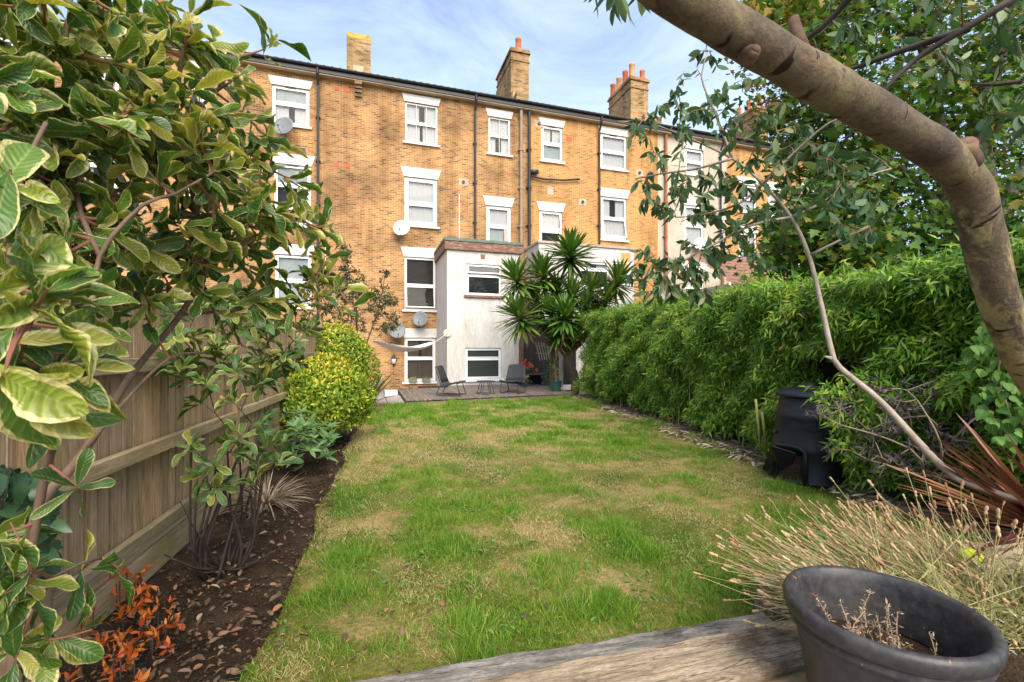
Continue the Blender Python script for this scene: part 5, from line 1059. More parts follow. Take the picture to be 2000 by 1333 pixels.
# ================================================================ YELLOW-GREEN BUSHES
EUO = leafmat('golden_leaf', [(0, (0.06, 0.15, 0.012)), (0.45, (0.15, 0.28, 0.018)), (0.8, (0.30, 0.40, 0.03)), (1, (0.52, 0.50, 0.05))], edge=(0.60, 0.54, 0.06), edge_pos=0.69, transl=0.28, rough=0.42, clump=0.3, cscale=3)
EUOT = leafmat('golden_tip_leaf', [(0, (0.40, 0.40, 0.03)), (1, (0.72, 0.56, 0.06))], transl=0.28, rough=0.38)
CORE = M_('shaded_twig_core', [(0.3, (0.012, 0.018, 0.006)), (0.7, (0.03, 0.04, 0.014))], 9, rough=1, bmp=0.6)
def bush(label, c, r, n, seed):
    t = thing('golden_bush', label, 'bush', (c[0], c[1], 0), group='yellow green clipped bushes'); c = np.array(c, float); r = np.array(r, float)
    d = unit(rn(n, 3)); d[:, 2] = np.abs(d[:, 2]) * 1.0 - 0.75 * RNG.uniform(0, 1, n); d = unit(d); e = np.sign(d) * np.abs(d) ** 0.72; e = e / np.maximum(1e-6, np.linalg.norm(e, axis=1, keepdims=True)) ** 0.55
    lump = 1 + 0.10 * fnoise(d * 1.0, 3.2, seed) + 0.05 * fnoise(d * 1.0, 8.0, seed + 5) ; depth = 1 - np.abs(rn(n)) * 0.085
    P = c + d * r * (0.98 * lump * depth)[:, None]; N = unit(d / r); D = unit(N * 0.55 + rn(n, 3) * 0.6 + [0, 0, 0.35])
    px, py, dd = project(P); facing = (N[:, 0] * P[:, 0] + N[:, 1] * P[:, 1] + N[:, 2] * (P[:, 2] - H)) < 0.35 * r.mean(); P, D, N, dz = P[facing], D[facing], N[facing], d[facing][:, 2]
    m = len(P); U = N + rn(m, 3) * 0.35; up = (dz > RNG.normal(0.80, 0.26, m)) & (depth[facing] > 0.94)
    L = RNG.uniform(0.045, 0.075, m)
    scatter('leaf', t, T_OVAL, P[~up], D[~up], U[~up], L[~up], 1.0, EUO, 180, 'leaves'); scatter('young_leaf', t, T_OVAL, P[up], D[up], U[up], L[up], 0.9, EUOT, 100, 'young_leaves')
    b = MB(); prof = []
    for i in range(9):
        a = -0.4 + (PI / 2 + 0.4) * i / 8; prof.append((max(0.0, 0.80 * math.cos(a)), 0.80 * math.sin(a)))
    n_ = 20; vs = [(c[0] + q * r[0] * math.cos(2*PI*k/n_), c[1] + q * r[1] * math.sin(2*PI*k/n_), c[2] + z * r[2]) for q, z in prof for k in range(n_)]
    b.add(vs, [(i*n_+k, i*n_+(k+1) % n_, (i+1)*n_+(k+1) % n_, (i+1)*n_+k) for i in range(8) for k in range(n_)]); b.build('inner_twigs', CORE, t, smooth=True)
    b = MB()
    for k in range(7):
        a = RNG.uniform(0, 6.28); limb(b, [(c[0] + 0.1 * math.cos(a), c[1] + 0.1 * math.sin(a), -0.05), (c[0] + 0.4 * r[0] * math.cos(a), c[1] + 0.4 * r[1] * math.sin(a), c[2] * 0.7)], 0.015, 0.008, 6)
    b.build('stem', BARKV, t)
bush('rounded yellow green bush nearer the camera by the lawn edge', (-0.71, 7.9, 0.66), (0.80, 0.95, 0.74), 17000, 1)
bush('taller golden topped bush behind the nearer rounded one', (-0.76, 10.9, 1.14), (0.90, 1.1, 0.98), 15000, 2)
b = None
# striped strappy plant beside the bushes
def sword_plant(name, label, c, n, L, w, mat, el=(0.3, 1.3), az=(0, 6.28), indiv=300, T=None):
    t = thing(name, label, 'plant', c); a = RNG.uniform(*az, n); e = RNG.uniform(*el, n); P = np.array(c)[None] + np.stack([np.cos(a) * 0.04, np.sin(a) * 0.04, np.full(n, 0.02)], 1)
    D = np.stack([np.cos(a) * np.cos(e), np.sin(a) * np.cos(e), np.sin(e)], 1); scatter('leaf', t, T or T_SWORD, P, D, np.tile([0, 0, 1.0], (n, 1)) + rn(n, 3) * 0.12, RNG.uniform(*L, n), w, mat, indiv, 'leaves'); return t
PHG = leafmat('striped_flax_leaf', [(0, (0.10, 0.12, 0.05)), (0.6, (0.22, 0.23, 0.11)), (1, (0.36, 0.32, 0.16))], transl=0.15, rough=0.4)
sword_plant('striped_flax', 'strappy striped flax with arching leaves at the right foot of the golden bushes', tuple(atZ(715, 795, 0.0)), 26, (0.7, 1.25), 1.25, PHG, (0.15, 1.1), (-1.4, 2.6), T=[T_SWORD[1], T_SWORD[0]])

# fine-leaved small tree behind the bushes
q = atZ(700, 778, 0.0); sh = thing('small_tree', 'small fine leaved tree with upright shoots against the brick wall', 'tree', (q.x, q.y + 0.2, 0)); q = Vector(sh.location); b = MB()
sk = limb(b, [q, q + Vector((0.05, 0, 0.8)), q + Vector((0, 0.05, 1.7)), q + Vector((-0.1, 0.1, 2.6)), atD(672, 476, 14.0)], 0.05, 0.01); sk += limb(b, [q + Vector((0, 0, 1.0)), atD(740, 600, 13.7), atD(752, 535, 13.6)], 0.03, 0.008); sk += limb(b, [q + Vector((0, 0, 1.0)), atD(640, 600, 14.2), atD(620, 560, 14.2)], 0.03, 0.008); sk += limb(b, [q + Vector((0, 0, 1.2)), atD(700, 590, 13.4), atD(760, 630, 13.2)], 0.025, 0.008)
b.build('trunk', BARKV, sh, smooth=True); pl = np.concatenate([sample_poly([(585, 620), (600, 560), (650, 530), (720, 560), (780, 580), (785, 640), (740, 660), (690, 640), (600, 650)], 210), sample_poly([(664, 475), (682, 475), (690, 560), (660, 560)], 26), sample_poly([(744, 530), (757, 530), (765, 600), (735, 600)], 18), sample_poly([(690, 530), (715, 515), (720, 570), (690, 570)], 14)])
tips = np.array([tuple(atD(x, y, RNG.uniform(13.0, 14.6))) for x, y in pl]); tb = MB(); tl = twigs(tb, tips, sk, 0.005, 0.06, 4, 5); tag(tb.build('twigs', BARKD, sh), kind='stuff')
P, D = along(tl, 62, 0.25); m = len(P); D = unit(D * 0.5 + rn(m, 3) * 0.7); scatter('leaf', sh, T_SMALL, P + rn(m, 3) * 0.03, D, rn(m, 3) + [0, -0.4, 0.6], RNG.uniform(0.06, 0.11, m), 1.1, leafmat('olive_leaf', [(0, (0.035, 0.05, 0.018)), (0.6, (0.09, 0.10, 0.035)), (1, (0.17, 0.13, 0.06))], transl=0.25, rough=0.4), 200, 'leaves')

# ================================================================ YUCCA
YUC = leafmat('yucca_leaf', [(0, (0.04, 0.11, 0.02)), (0.5, (0.085, 0.19, 0.03)), (0.85, (0.16, 0.27, 0.04)), (1, (0.36, 0.34, 0.06))], transl=0.2, rough=0.35, vein=0.25)
YUD = leafmat('dead_yucca_leaf', [(0, (0.26, 0.15, 0.06)), (1, (0.44, 0.30, 0.14))], transl=0.15, rough=0.7)
yb = atD(1122, 742, 15.4); yu = thing('yucca', 'big branching yucca with spiky leaf heads right of the extension', 'yucca', (yb.x, yb.y, 0)); b = MB(); root = Vector((yb.x, yb.y, 0))
heads = [(1010, 540, 15.0, 0.80, 60), (1060, 532, 15.5, 0.80, 62), (1114, 492, 15.6, 0.88, 75), (1203, 545, 15.7, 0.80, 55), (1018, 612, 14.7, 0.84, 70), (1104, 612, 14.5, 0.72, 52), (1118, 572, 15.2, 0.7, 46), (1152, 562, 15.5, 0.7, 42), (1075, 605, 15.0, 0.72, 46), (1180, 580, 15.3, 0.6, 36), (1130, 640, 15.0, 0.62, 34), (1160, 610, 15.6, 0.66, 38), (1050, 580, 15.6, 0.72, 46), (1088, 566, 15.9, 0.75, 46), (1092, 640, 14.8, 0.62, 34), (1140, 595, 15.0, 0.6, 34)]
fork = atD(1105, 690, 15.2); trunkq = limb(b, [root, root + Vector((0.02, 0, 0.5)), fork], 0.16, 0.13, 10, 0.15, 0.06)
YBARK = M_('yucca_bark', [(0.3, (0.06, 0.042, 0.028)), (0.7, (0.17, 0.115, 0.07))], 7, (2, 2, 5), rough=0.95, bmp=0.7, bscale=16, bdist=0.03)
P, D, U, Ls = [], [], [], []; P2, D2, L2 = [], [], []
for px, py, d, L, n in heads:
    h = atD(px, py + 12, d); mid = fork.lerp(h, 0.55) + Vector((0, 0, -0.12 if px < 1040 and py > 600 else -0.3)); limb(b, [fork, mid, h], 0.085, 0.06, 8, 0.12, 0.08); ax = Vector(h - mid).normalized(); ax = (ax + Vector((0, 0, 0.8))).normalized(); ax = np.array(ax)
    x = unit(np.cross(ax, [0.2, 0.9, 0.1])); y = np.cross(ax, x)
    for k in range(n + 50):
        f = k / (n + 50); a = k * 2.4; s = 0.12 + 1.95 * f ** 0.85 + RNG.normal(0, 0.06); dv = ax * math.cos(s) + (x * math.cos(a) + y * math.sin(a)) * math.sin(s)
        P.append(np.array(h) + ax * (0.20 - 0.34 * f)); D.append(dv); U.append(ax + rn(3) * 0.1); Ls.append(L * RNG.uniform(0.78, 1.08) * (0.75 + 0.25 * min(1, 4 * f)))
    for k in range(16):
        a = RNG.uniform(0, 6.28); P2.append(np.array(h) - ax * RNG.uniform(0.15, 0.4)); D2.append((x * math.cos(a) + y * math.sin(a)) * 0.45 - np.array([0, 0, 0.9])); L2.append(L * RNG.uniform(0.5, 0.85))
b.build('trunk', YBARK, yu, smooth=True); scatter('leaf', yu, [T_SWORD[0], T_SWORD[0], T_SWORD[1]], P, D, U, np.array(Ls) * 1.22, 2.1, YUC, 300, 'leaves'); scatter('dead_leaf', yu, T_SWORD[1:2], P2, D2, rn(len(P2), 3), np.array(L2), 1.1, YUD, 60, 'dead_leaves')
# patio plants: red flowers on the bench, bamboo cane plant in the green pot, wall climber, sill boxes
RED = leafmat('coral_flower', [(0, (0.55, 0.07, 0.04)), (0.6, (0.72, 0.14, 0.08)), (1, (0.80, 0.28, 0.18))], transl=0.3, rough=0.5)
def flowers(label, c, r, n, mat, green, potr, name='flowering_plant', pname='pot', pm=GPM):
    t = thing(name, label, 'plant', c); c = np.array(c)
    MB().lathe([(0, 0), (potr * 0.8, 0), (potr, 0.14), (potr * 1.05, 0.14), (potr * 1.05, 0.16), (potr * 0.9, 0.15), (0, 0.14)], n=18).build(pname, pm, t, local=True)
    m = 120; P = c + rn(m, 3) * np.array(r) * 0.5 + [0, 0, 0.2]; scatter('leaf', t, T_OVAL, P, rn(m, 3), rn(m, 3) + [0, 0, 1], 0.09, 1.2, green, 40, 'leaves'); P = c + rn(n, 3) * np.array(r) * 0.55 + [0, 0, 0.30]; a = RNG.uniform(0, 6.28, (n, 5)); P5 = np.repeat(P, 5, 0)
    scatter('petal', t, T_OVAL, P5, rn(n * 5, 3) + [0, -0.5, 0.3], np.tile([0, -1.0, 0.3], (n * 5, 1)) + rn(n * 5, 3) * 0.4, 0.075, 1.6, mat, 100, 'petals')
fl = atY(1032, 735, 16.8); flowers('pot of coral red flowers standing on the dark bench', (fl.x - 0.05, 16.88, 0.54), (0.34, 0.16, 0.22), 46, RED, GREENL, 0.16)
fl = atY(1022, 750, 16.3); flowers('small pot of pale red flowers on the deck behind the right chair', (fl.x, 16.2, 0.102), (0.14, 0.12, 0.14), 20, leafmat('pale_coral_flower', [(0, (0.6, 0.2, 0.12)), (1, (0.8, 0.55, 0.42))], transl=0.3), GREENL, 0.12)
g_ = gp; c = Vector(gp.location); b = MB(); cp = thing('potted_cane_plant', 'thin caned leafy plant growing in the green pot', 'plant', tuple(c + Vector((0, 0, 0.31)))); tips = []
for k in range(6):
    a = RNG.uniform(0, 6.28); e = c + Vector((0.16 * math.cos(a), 0.12 * math.sin(a), RNG.uniform(0.7, 1.25))); sk = limb(b, [c + Vector((0, 0, 0.3)), c.lerp(e, 0.5) + Vector((0, 0, 0.1)), e], 0.008, 0.004, 6); tips += [tuple(s) for s in sk[3:]]
b.build('cane', BARKT, cp); P = np.repeat(np.array(tips), 2, 0) + rn(len(tips) * 2, 3) * 0.03; m = len(P); scatter('leaf', cp, T_LANCE, P, rn(m, 3) + [0, 0, -0.2], rn(m, 3) + [0, 0, 1], RNG.uniform(0.08, 0.14, m), 1.2, leafmat('cane_leaf', [(0, (0.07, 0.14, 0.03)), (0.7, (0.18, 0.24, 0.06)), (1, (0.45, 0.38, 0.08))]), 120, 'leaves')
c = atY(1068, 745, 16.4); c.z = 0.1; cl = thing('climbing_plant', 'green climber growing up in the dark corner behind the post', 'plant', tuple(c)); b = MB(); sk = limb(b, [c, c + Vector((0.05, 0, 0.5)), c + Vector((0.12, 0.0, 1.0)), c + Vector((0.08, 0, 1.5))], 0.012, 0.005); b.build('stem', BARKV, cl); m = 110; P = np.array([tuple(sk[i]) for i in RNG.integers(0, len(sk), m)]) + rn(m, 3) * [0.09, 0.06, 0.05]; scatter('leaf', cl, T_HEART, P, rn(m, 3) + [0, -0.3, -0.3], np.tile([0, -1.0, 0.5], (m, 1)) + rn(m, 3) * 0.4, RNG.uniform(0.06, 0.12, m), 1, GREENL, 80, 'leaves')
for i, (px, lab) in enumerate(((806, 'left of two small flower troughs on the ground floor sill'), (832, 'right of two small flower troughs on the ground floor sill'))):
    x = fac(px, 740)[0]; t = thing('flower_trough', lab, 'flower trough', (x, YF - 0.12, gs + 0.002), group='flower troughs on the window sill'); MB().add([(-0.19, -0.09, 0.13), (0.19, -0.09, 0.13), (0.19, 0.09, 0.13), (-0.19, 0.09, 0.13), (-0.16, -0.07, 0), (0.16, -0.07, 0), (0.16, 0.07, 0), (-0.16, 0.07, 0)], [(0,1,2,3),(7,6,5,4),(0,4,5,1),(1,5,6,2),(2,6,7,3),(3,7,4,0)]).build('trough', PLB, t, local=True)
    m = 60; P = np.array([x, YF - 0.12, gs + 0.16]) + rn(m, 3) * [0.1, 0.04, 0.04]; scatter('leaf', t, T_OVAL, P, rn(m, 3) + [0, 0, 0.6], rn(m, 3), 0.06, 1.2, leafmat('yellow_green_bedding', [(0, (0.12, 0.22, 0.05)), (0.6, (0.3, 0.34, 0.05)), (1, (0.75, 0.45, 0.05))]), 0, 'leaves')
for k, (px, lab, colr) in enumerate(((925, 'green leafy plant inside the extension window', [(0, (0.05, 0.13, 0.04)), (1, (0.12, 0.22, 0.07))]), (947, 'purple leaved plant inside the extension window', [(0, (0.10, 0.03, 0.05)), (1, (0.24, 0.10, 0.12))]), (966, 'terracotta potted plant inside the extension window', [(0, (0.06, 0.14, 0.04)), (1, (0.14, 0.24, 0.07))]))):
    x = fac(px, 570, EY)[0]; t = thing('window_plant', lab, 'plant', (x, EY + 0.15, eh[0][2] + 0.06), group='pot plants inside the extension window'); MB().lathe([(0, 0), (0.06, 0), (0.08, 0.14), (0, 0.13)], n=14).build('pot', TERRA, t, local=True); m = 70; P = np.array([x, EY + 0.15, eh[0][2] + 0.30]) + rn(m, 3) * [0.11, 0.015, 0.06]; scatter('leaf', t, T_OVAL, P, rn(m, 3) * [1, 0.2, 1], rn(m, 3) + [0, -1, 0], 0.07, 1.1, leafmat('window_leaf', colr), 0, 'leaves')

# ================================================================ BAMBOO HEDGE
hg = thing('bamboo_hedge', 'long dense bamboo hedge along the right side of the lawn', 'hedge', (6.2, 7.5, 0))
def hx(y): return 5.14 + 0.155 * (y - 4.82)
def htop(y): return np.interp(y, [0.5, 2.3, 3.4, 5.5, 7.5, 9.2, 13.2], [2.15, 2.2, 2.28, 2.42, 2.40, 2.42, 2.62])
n = 62000
yy = RNG.uniform(0.6, 13.3, n) ; yy = np.where(RNG.uniform(0, 1, n) < 0.55, yy, 0.6 + 12.7 * RNG.uniform(0, 1, n) ** 1.9)
zt = htop(yy); top = RNG.uniform(0, 1, n) < 0.26; zz = np.where(top, zt, zt * RNG.uniform(0.06, 1.0, n) ** 0.9)
Q2 = np.stack([yy, zz], 1); lump = 0.22 * fnoise(Q2, 1.9, 21) + 0.11 * fnoise(Q2, 5.0, 22)
inw = np.abs(rn(n)) * 0.14; xx = hx(yy) + 0.05 - lump + inw + 0.22 * np.clip((zz / zt) - 0.8, 0, 1) * 2 - 0.05 * np.sin(zz / zt * PI)
xx = np.where(top, hx(yy) + 0.15 + RNG.uniform(0, 1.5, n), xx); zz = np.where(top, zt + 0.17 * fnoise(np.stack([xx, yy], 1), 2.4, 23) - np.abs(rn(n)) * 0.10 + 0.02 + 0.22 * (RNG.uniform(0, 1, n) < 0.06) * RNG.uniform(0, 1, n), zz)
# hollow where the compost bin sits
bq = np.array([cb.location.x, cb.location.y]); db = np.hypot(xx - bq[0], yy - bq[1]); ok = ~((db < 0.58) & (zz < 1.45)); xx, yy, zz, top = xx[ok], yy[ok], zz[ok], top[ok]
ex = np.array([tuple(atD(x, y, RNG.uniform(4.25, 4.8))) for x, y in sample_poly([(1590, 760), (1640, 730), (1800, 730), (1830, 930), (1700, 940), (1640, 900), (1620, 820)], 620)])
xx, yy, zz, top = np.concatenate([xx, ex[:, 0]]), np.concatenate([yy, ex[:, 1]]), np.concatenate([zz, ex[:, 2]]), np.concatenate([top, np.zeros(len(ex), bool)])
n = len(xx); node = np.stack([xx, yy, zz], 1); out_ = np.where(top[:, None], np.array([-0.35, -0.25, 0.55]), np.array([-0.75, -0.35, -0.15])) + rn(n, 3) * 0.35
px, py, dd = project(node); vis = (px > 1050) & (px < 2150) & (dd > 0.3); node, out_, top = node[vis], out_[vis], top[vis]
k = 3; N0 = np.repeat(node, k, 0) + rn(len(node) * k, 3) * 0.035; D0 = np.repeat(out_, k, 0) + rn(len(node) * k, 3) * 0.62 + [0, 0, -0.16]; m = len(N0); U0 = np.array([-0.5, -0.4, 0.75]) + rn(m, 3) * 0.4
BAM = leafmat('bamboo_leaf', [(0, (0.05, 0.13, 0.015)), (0.45, (0.125, 0.27, 0.025)), (0.8, (0.26, 0.41, 0.035)), (0.95, (0.36, 0.44, 0.05)), (1, (0.46, 0.40, 0.13))], transl=0.36, rough=0.42, clump=0.42, cscale=1.7)
Lb = RNG.uniform(0.055, 0.135, m) * np.where(N0[:, 1] < 5, 1.12, 1.0); scatter('leaf', hg, T_BAMS, N0, D0, U0, Lb, 1.25, BAM, 300, 'leaves')
P = []
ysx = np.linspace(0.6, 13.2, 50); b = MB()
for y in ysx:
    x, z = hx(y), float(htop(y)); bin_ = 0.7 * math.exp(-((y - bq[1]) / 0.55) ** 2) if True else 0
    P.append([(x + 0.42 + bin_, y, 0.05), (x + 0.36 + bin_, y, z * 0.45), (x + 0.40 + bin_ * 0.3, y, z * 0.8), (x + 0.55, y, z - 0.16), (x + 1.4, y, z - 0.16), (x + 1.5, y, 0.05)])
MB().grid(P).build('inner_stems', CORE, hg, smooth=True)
CANE = M_('bamboo_cane', [(0.3, (0.20, 0.22, 0.05)), (0.7, (0.36, 0.33, 0.10))], 5, (2, 2, 6), rough=0.5, bmp=0.1)
for k in range(70):
    y = RNG.uniform(2.6, 13); x = hx(y) + 0.12 + RNG.uniform(0, 0.25); 
    if math.hypot(x - bq[0], y - bq[1]) < 0.5: continue
    MB().tube([(x, y, 0.0), (x + RNG.normal(0, 0.02), y + RNG.normal(0, 0.03), 0.5), (x + RNG.normal(0, 0.05), y + RNG.normal(0, 0.06), 1.2)], [0.011, 0.010, 0.007], 6).build('cane', CANE, hg)
for px, py0, py1 in ((1480, 790, 888), (1492, 815, 885)):
    a, c = atD(px + 6, py1, 5.9), atD(px - 4, py0 - 10, 5.85); MB().tube([a, a.lerp(c, 0.5), c], 0.016, 8).build('cane', CANE, hg, smooth=True)
for j, lab in ((0, 'pale cut bamboo cane lying at the foot of the hedge'),):
    o = MB().tube([atZ(1295, 839, 0.03), atZ(1350, 834, 0.04)], 0.014, 8).build('cut_cane', M_('dry_cane', [(0.3, (0.42, 0.32, 0.2)), (0.7, (0.58, 0.46, 0.3))], 4, bmp=0), None); tag(o, lab, 'cane')
o = MB().tube(densify([atZ(1235, 808, 0.02), atZ(1262, 822, 0.03), atZ(1300, 838, 0.02), atZ(1340, 850, 0.03), atZ(1400, 868, 0.02), atZ(1425, 880, 0.03)], 0.1), 0.013, 8).build('garden_hose', BLACKPL, None, smooth=True); tag(o, 'thin black hose lying along the hedge foot', 'hose')

# ================================================================ DARK-LEAVED ELDER, CLIMBER, BRONZE FLAX, LAVENDER
el = thing('dark_elder', 'dark purple finely cut shrub with tan twisting stems in front of the hedge', 'shrub', tuple(atZ(1790, 960, 0.0))); q = Vector(el.location); b = MB()
sk = limb(b, [q, atD(1800, 900, 3.6), atD(1740, 860, 3.7), atD(1640, 830, 3.9)], 0.016, 0.006); sk += limb(b, [q, atD(1760, 920, 3.6), atD(1700, 900, 3.8), atD(1660, 880, 4.0)], 0.013, 0.005); sk += limb(b, [q, atD(1840, 890, 3.5), atD(1790, 780, 3.6), atD(1760, 760, 3.7)], 0.013, 0.005); sk += limb(b, [q, atD(1870, 850, 3.5), atD(1930, 800, 3.4)], 0.012, 0.005); sk += limb(b, [q, atD(1830, 830, 3.6), atD(1750, 820, 3.8), atD(1700, 840, 3.9)], 0.010, 0.005)
b.build('stem', BARKT, el, smooth=True); pl = np.concatenate([sample_poly([(1590, 800), (1690, 745), (1800, 745), (1900, 730), (1960, 790), (1900, 880), (1850, 930), (1700, 940), (1640, 900), (1600, 850)], 150)]); tips = np.array([tuple(atD(x, y, RNG.uniform(3.5, 4.2) + (0.35 if x < 1700 else 0))) for x, y in pl]); tb = MB(); tl = twigs(tb, tips, sk, 0.003, -0.03, 4, 5); tag(tb.build('twigs', BARKT, el), kind='stuff')
P, D, U = whorls(tips, unit(rn(len(tips), 3) * 0.5 + [-0.3, -0.4, 0.2]), 9, 14, (0.3, 1.5), 0.12); m = len(P); scatter('leaf', el, T_BAM, P, D + rn(m, 3) * 0.2, U, RNG.uniform(0.045, 0.085, m), 1.35, leafmat('dark_elder_leaf', [(0, (0.03, 0.026, 0.03)), (0.6, (0.07, 0.055, 0.06)), (1, (0.13, 0.10, 0.10))], transl=0.15, rough=0.5), 200, 'leaves')
cm = thing('heart_leaved_climber', 'bright green heart leaved climber over the hedge at the right edge', 'climber', tuple(atZ(1985, 985, 0.0))); q = Vector(cm.location); b = MB(); sk = limb(b, [q, atD(1980, 850, 3.3), atD(1950, 720, 3.2), atD(1985, 640, 3.1)], 0.012, 0.004); b.build('stem', BARKT, cm); pl = sample_poly([(1890, 660), (1950, 600), (2060, 560), (2060, 900), (1960, 880), (1910, 800), (1880, 720)], 330); P = np.array([tuple(atD(x, y, RNG.uniform(3.0, 3.35))) for x, y in pl]); m = len(P)
scatter('leaf', cm, T_HEART, P, np.array([-0.2, -0.3, -0.7]) + rn(m, 3) * 0.35, np.array([-0.6, -0.6, 0.5]) + rn(m, 3) * 0.3, RNG.uniform(0.045, 0.085, m), 1.0, leafmat('climber_leaf', [(0, (0.04, 0.11, 0.02)), (0.6, (0.075, 0.17, 0.03)), (1, (0.13, 0.25, 0.045))], transl=0.3, rough=0.55, vein=0.3, spec=0.2), 150, 'leaves')
BRZ = leafmat('bronze_flax_leaf', [(0, (0.09, 0.03, 0.028)), (0.5, (0.20, 0.07, 0.055)), (0.85, (0.34, 0.14, 0.09)), (1, (0.48, 0.22, 0.08))], transl=0.2, rough=0.35, vein=0.1)
fq = atD(2075, 1060, 2.55); sword_plant('bronze_flax', 'bronze red flax with stiff sword leaves at the right edge', (fq.x, fq.y, max(0.12, fq.z)), 64, (0.4, 0.85), 0.85, BRZ, (0.02, 1.2), (1.4, 3.7), T=[T_SWORD[0], T_SWORD[0], T_SWORD[1]])
# lavender
lv = thing('lavender', 'dried lavender bush with tan flower heads leaning over behind the black pot', 'lavender', (2.6, 1.6, 0.1)); n = 760
c = np.stack([RNG.uniform(2.22, 3.2, n), RNG.uniform(1.25, 1.82, n), RNG.uniform(0.11, 0.22, n)], 1)
aim = np.stack([-0.50 + rn(n) * 0.55 - 0.25 * (c[:, 0] < 2.6), 0.42 + rn(n) * 0.5, 0.60 + rn(n) * 0.26], 1); aim = unit(aim); L = RNG.uniform(0.38, 0.68, n); b = MB(); E = c + aim * L[:, None]; E[:, 2] -= 0.10 * L * RNG.uniform(0.2, 1.4, n)
# stems stay clear of the pot
pc = np.array([1.835, 1.21]); ok = np.hypot(E[:, 0] - pc[0], E[:, 1] - pc[1]) > 0.36; c, E, aim, L = c[ok], E[ok], aim[ok], L[ok]; n = len(c)
for i in range(n):
    md = c[i] * 0.45 + E[i] * 0.55 + [0, 0, 0.03] + rn(3) * 0.022; b.tube([c[i], md, E[i]], [0.0022, 0.0018, 0.0014], 4, cap=False)
LAVS = leafmat('dry_lavender_stem', [(0, (0.30, 0.26, 0.10)), (0.6, (0.46, 0.37, 0.20)), (1, (0.40, 0.42, 0.16))], transl=0, rough=0.8); o = b.build('stems', LAVS, lv); o['kind'] = 'stuff'
def head_t():
    v, f = [], []; prof = [(0.0, 0.0), (0.11, 0.08), (0.13, 0.3), (0.07, 0.42), (0.14, 0.6), (0.12, 0.85), (0.0, 1.0)]; n_ = 6
    for r, y in prof:
        for k in range(n_): v.append((r * math.cos(2*PI*k/n_), y, r * math.sin(2*PI*k/n_)))
    for i in range(len(prof) - 1):
        for k in range(n_): f.append((i*n_+k, i*n_+(k+1) % n_, (i+1)*n_+(k+1) % n_, (i+1)*n_+k))
    return np.array(v, float), f, np.zeros((len(v), 2))
scatter('flower_head', lv, [head_t()], E, E - c + rn(n, 3) * 0.05, rn(n, 3), RNG.uniform(0.028, 0.058, n), 1.25, leafmat('dry_lavender_head', [(0, (0.22, 0.125, 0.06)), (0.5, (0.42, 0.265, 0.135)), (1, (0.56, 0.40, 0.23))], transl=0.05, rough=0.9), 300, 'flower_heads')
m = 9000; i = RNG.integers(0, n, m); s = RNG.uniform(0.02, 0.62, m) ** 1.2; P = c[i] * (1 - s)[:, None] + E[i] * s[:, None] + rn(m, 3) * 0.012; scatter('leaf', lv, T_BLADE, P, aim[i] + rn(m, 3) * 0.4, rn(m, 3), RNG.uniform(0.03, 0.07, m), 3.2, leafmat('lavender_leaf', [(0, (0.20, 0.24, 0.08)), (0.5, (0.36, 0.36, 0.12)), (0.8, (0.46, 0.42, 0.18)), (1, (0.50, 0.52, 0.42))], transl=0.2, rough=0.7), 0, 'leaves')
# dead sprigs in the pot
dp = thing('dead_sprigs', 'dead curled brown sprigs standing in the black pot', 'dead plant', (1.835, 1.21, 0.41)); b = MB(); P = []; D = []
for x, y, h in ((1.70, 1.27, 0.16), (1.76, 1.22, 0.11), (1.81, 1.24, 0.11), (1.87, 1.17, 0.15), (1.92, 1.15, 0.12), (1.83, 1.12, 0.08), (1.98, 1.10, 0.06), (1.89, 1.27, 0.17), (1.95, 1.22, 0.11), (1.73, 1.20, 0.08), (1.79, 1.28, 0.13), (1.85, 1.21, 0.10), (1.94, 1.28, 0.08), (1.90, 1.20, 0.07), (1.80, 1.16, 0.06)):
    x -= 0.04
    q = limb(b, [(x, y, 0.34), (x + RNG.normal(0, 0.02), y + RNG.normal(0, 0.01), 0.38 + h * 0.5), (x + RNG.normal(0, 0.04), y + RNG.normal(0, 0.03), 0.40 + h)], 0.003, 0.0015, 5, 0.015)
    for s in q:
        for k in range(5): P.append(np.array(s) + rn(3) * 0.004); D.append(rn(3) + [0, 0, 0.3])
b.build('stem', BARKT, dp); m = len(P); scatter('leaf', dp, T_SMALL, P, D, rn(m, 3), RNG.uniform(0.008, 0.024, m), 0.5, leafmat('dead_curled_leaf', [(0, (0.26, 0.17, 0.10)), (1, (0.52, 0.38, 0.25))], transl=0.1, rough=0.8), 120, 'leaves')
# yellow-green toy-like litter behind the lavender
yg = atD(1895, 1090, 2.35); o = MB().lathe([(0, 0.05), (0.03, 0.045), (0.05, 0.02), (0.05, 0), (0, -0.01)], tuple(yg), 10).build('glove', M_('fluorescent_yellow', [(0.3, (0.5, 0.62, 0.01)), (0.7, (0.68, 0.78, 0.02))], 9, bmp=0.5), None, smooth=True)
tag(o, 'crumpled fluorescent yellow cloth lying among the lavender', 'cloth')
# raised bed soil behind the sleepers
slab('lavender_bed', SOIL, lambda y: 2.13, lambda y: 6.0, [0.2, 0.9, 1.4, 1.75], 8, lambda x, y: 0.11 + random.uniform(-0.015, 0.015), -0.05)

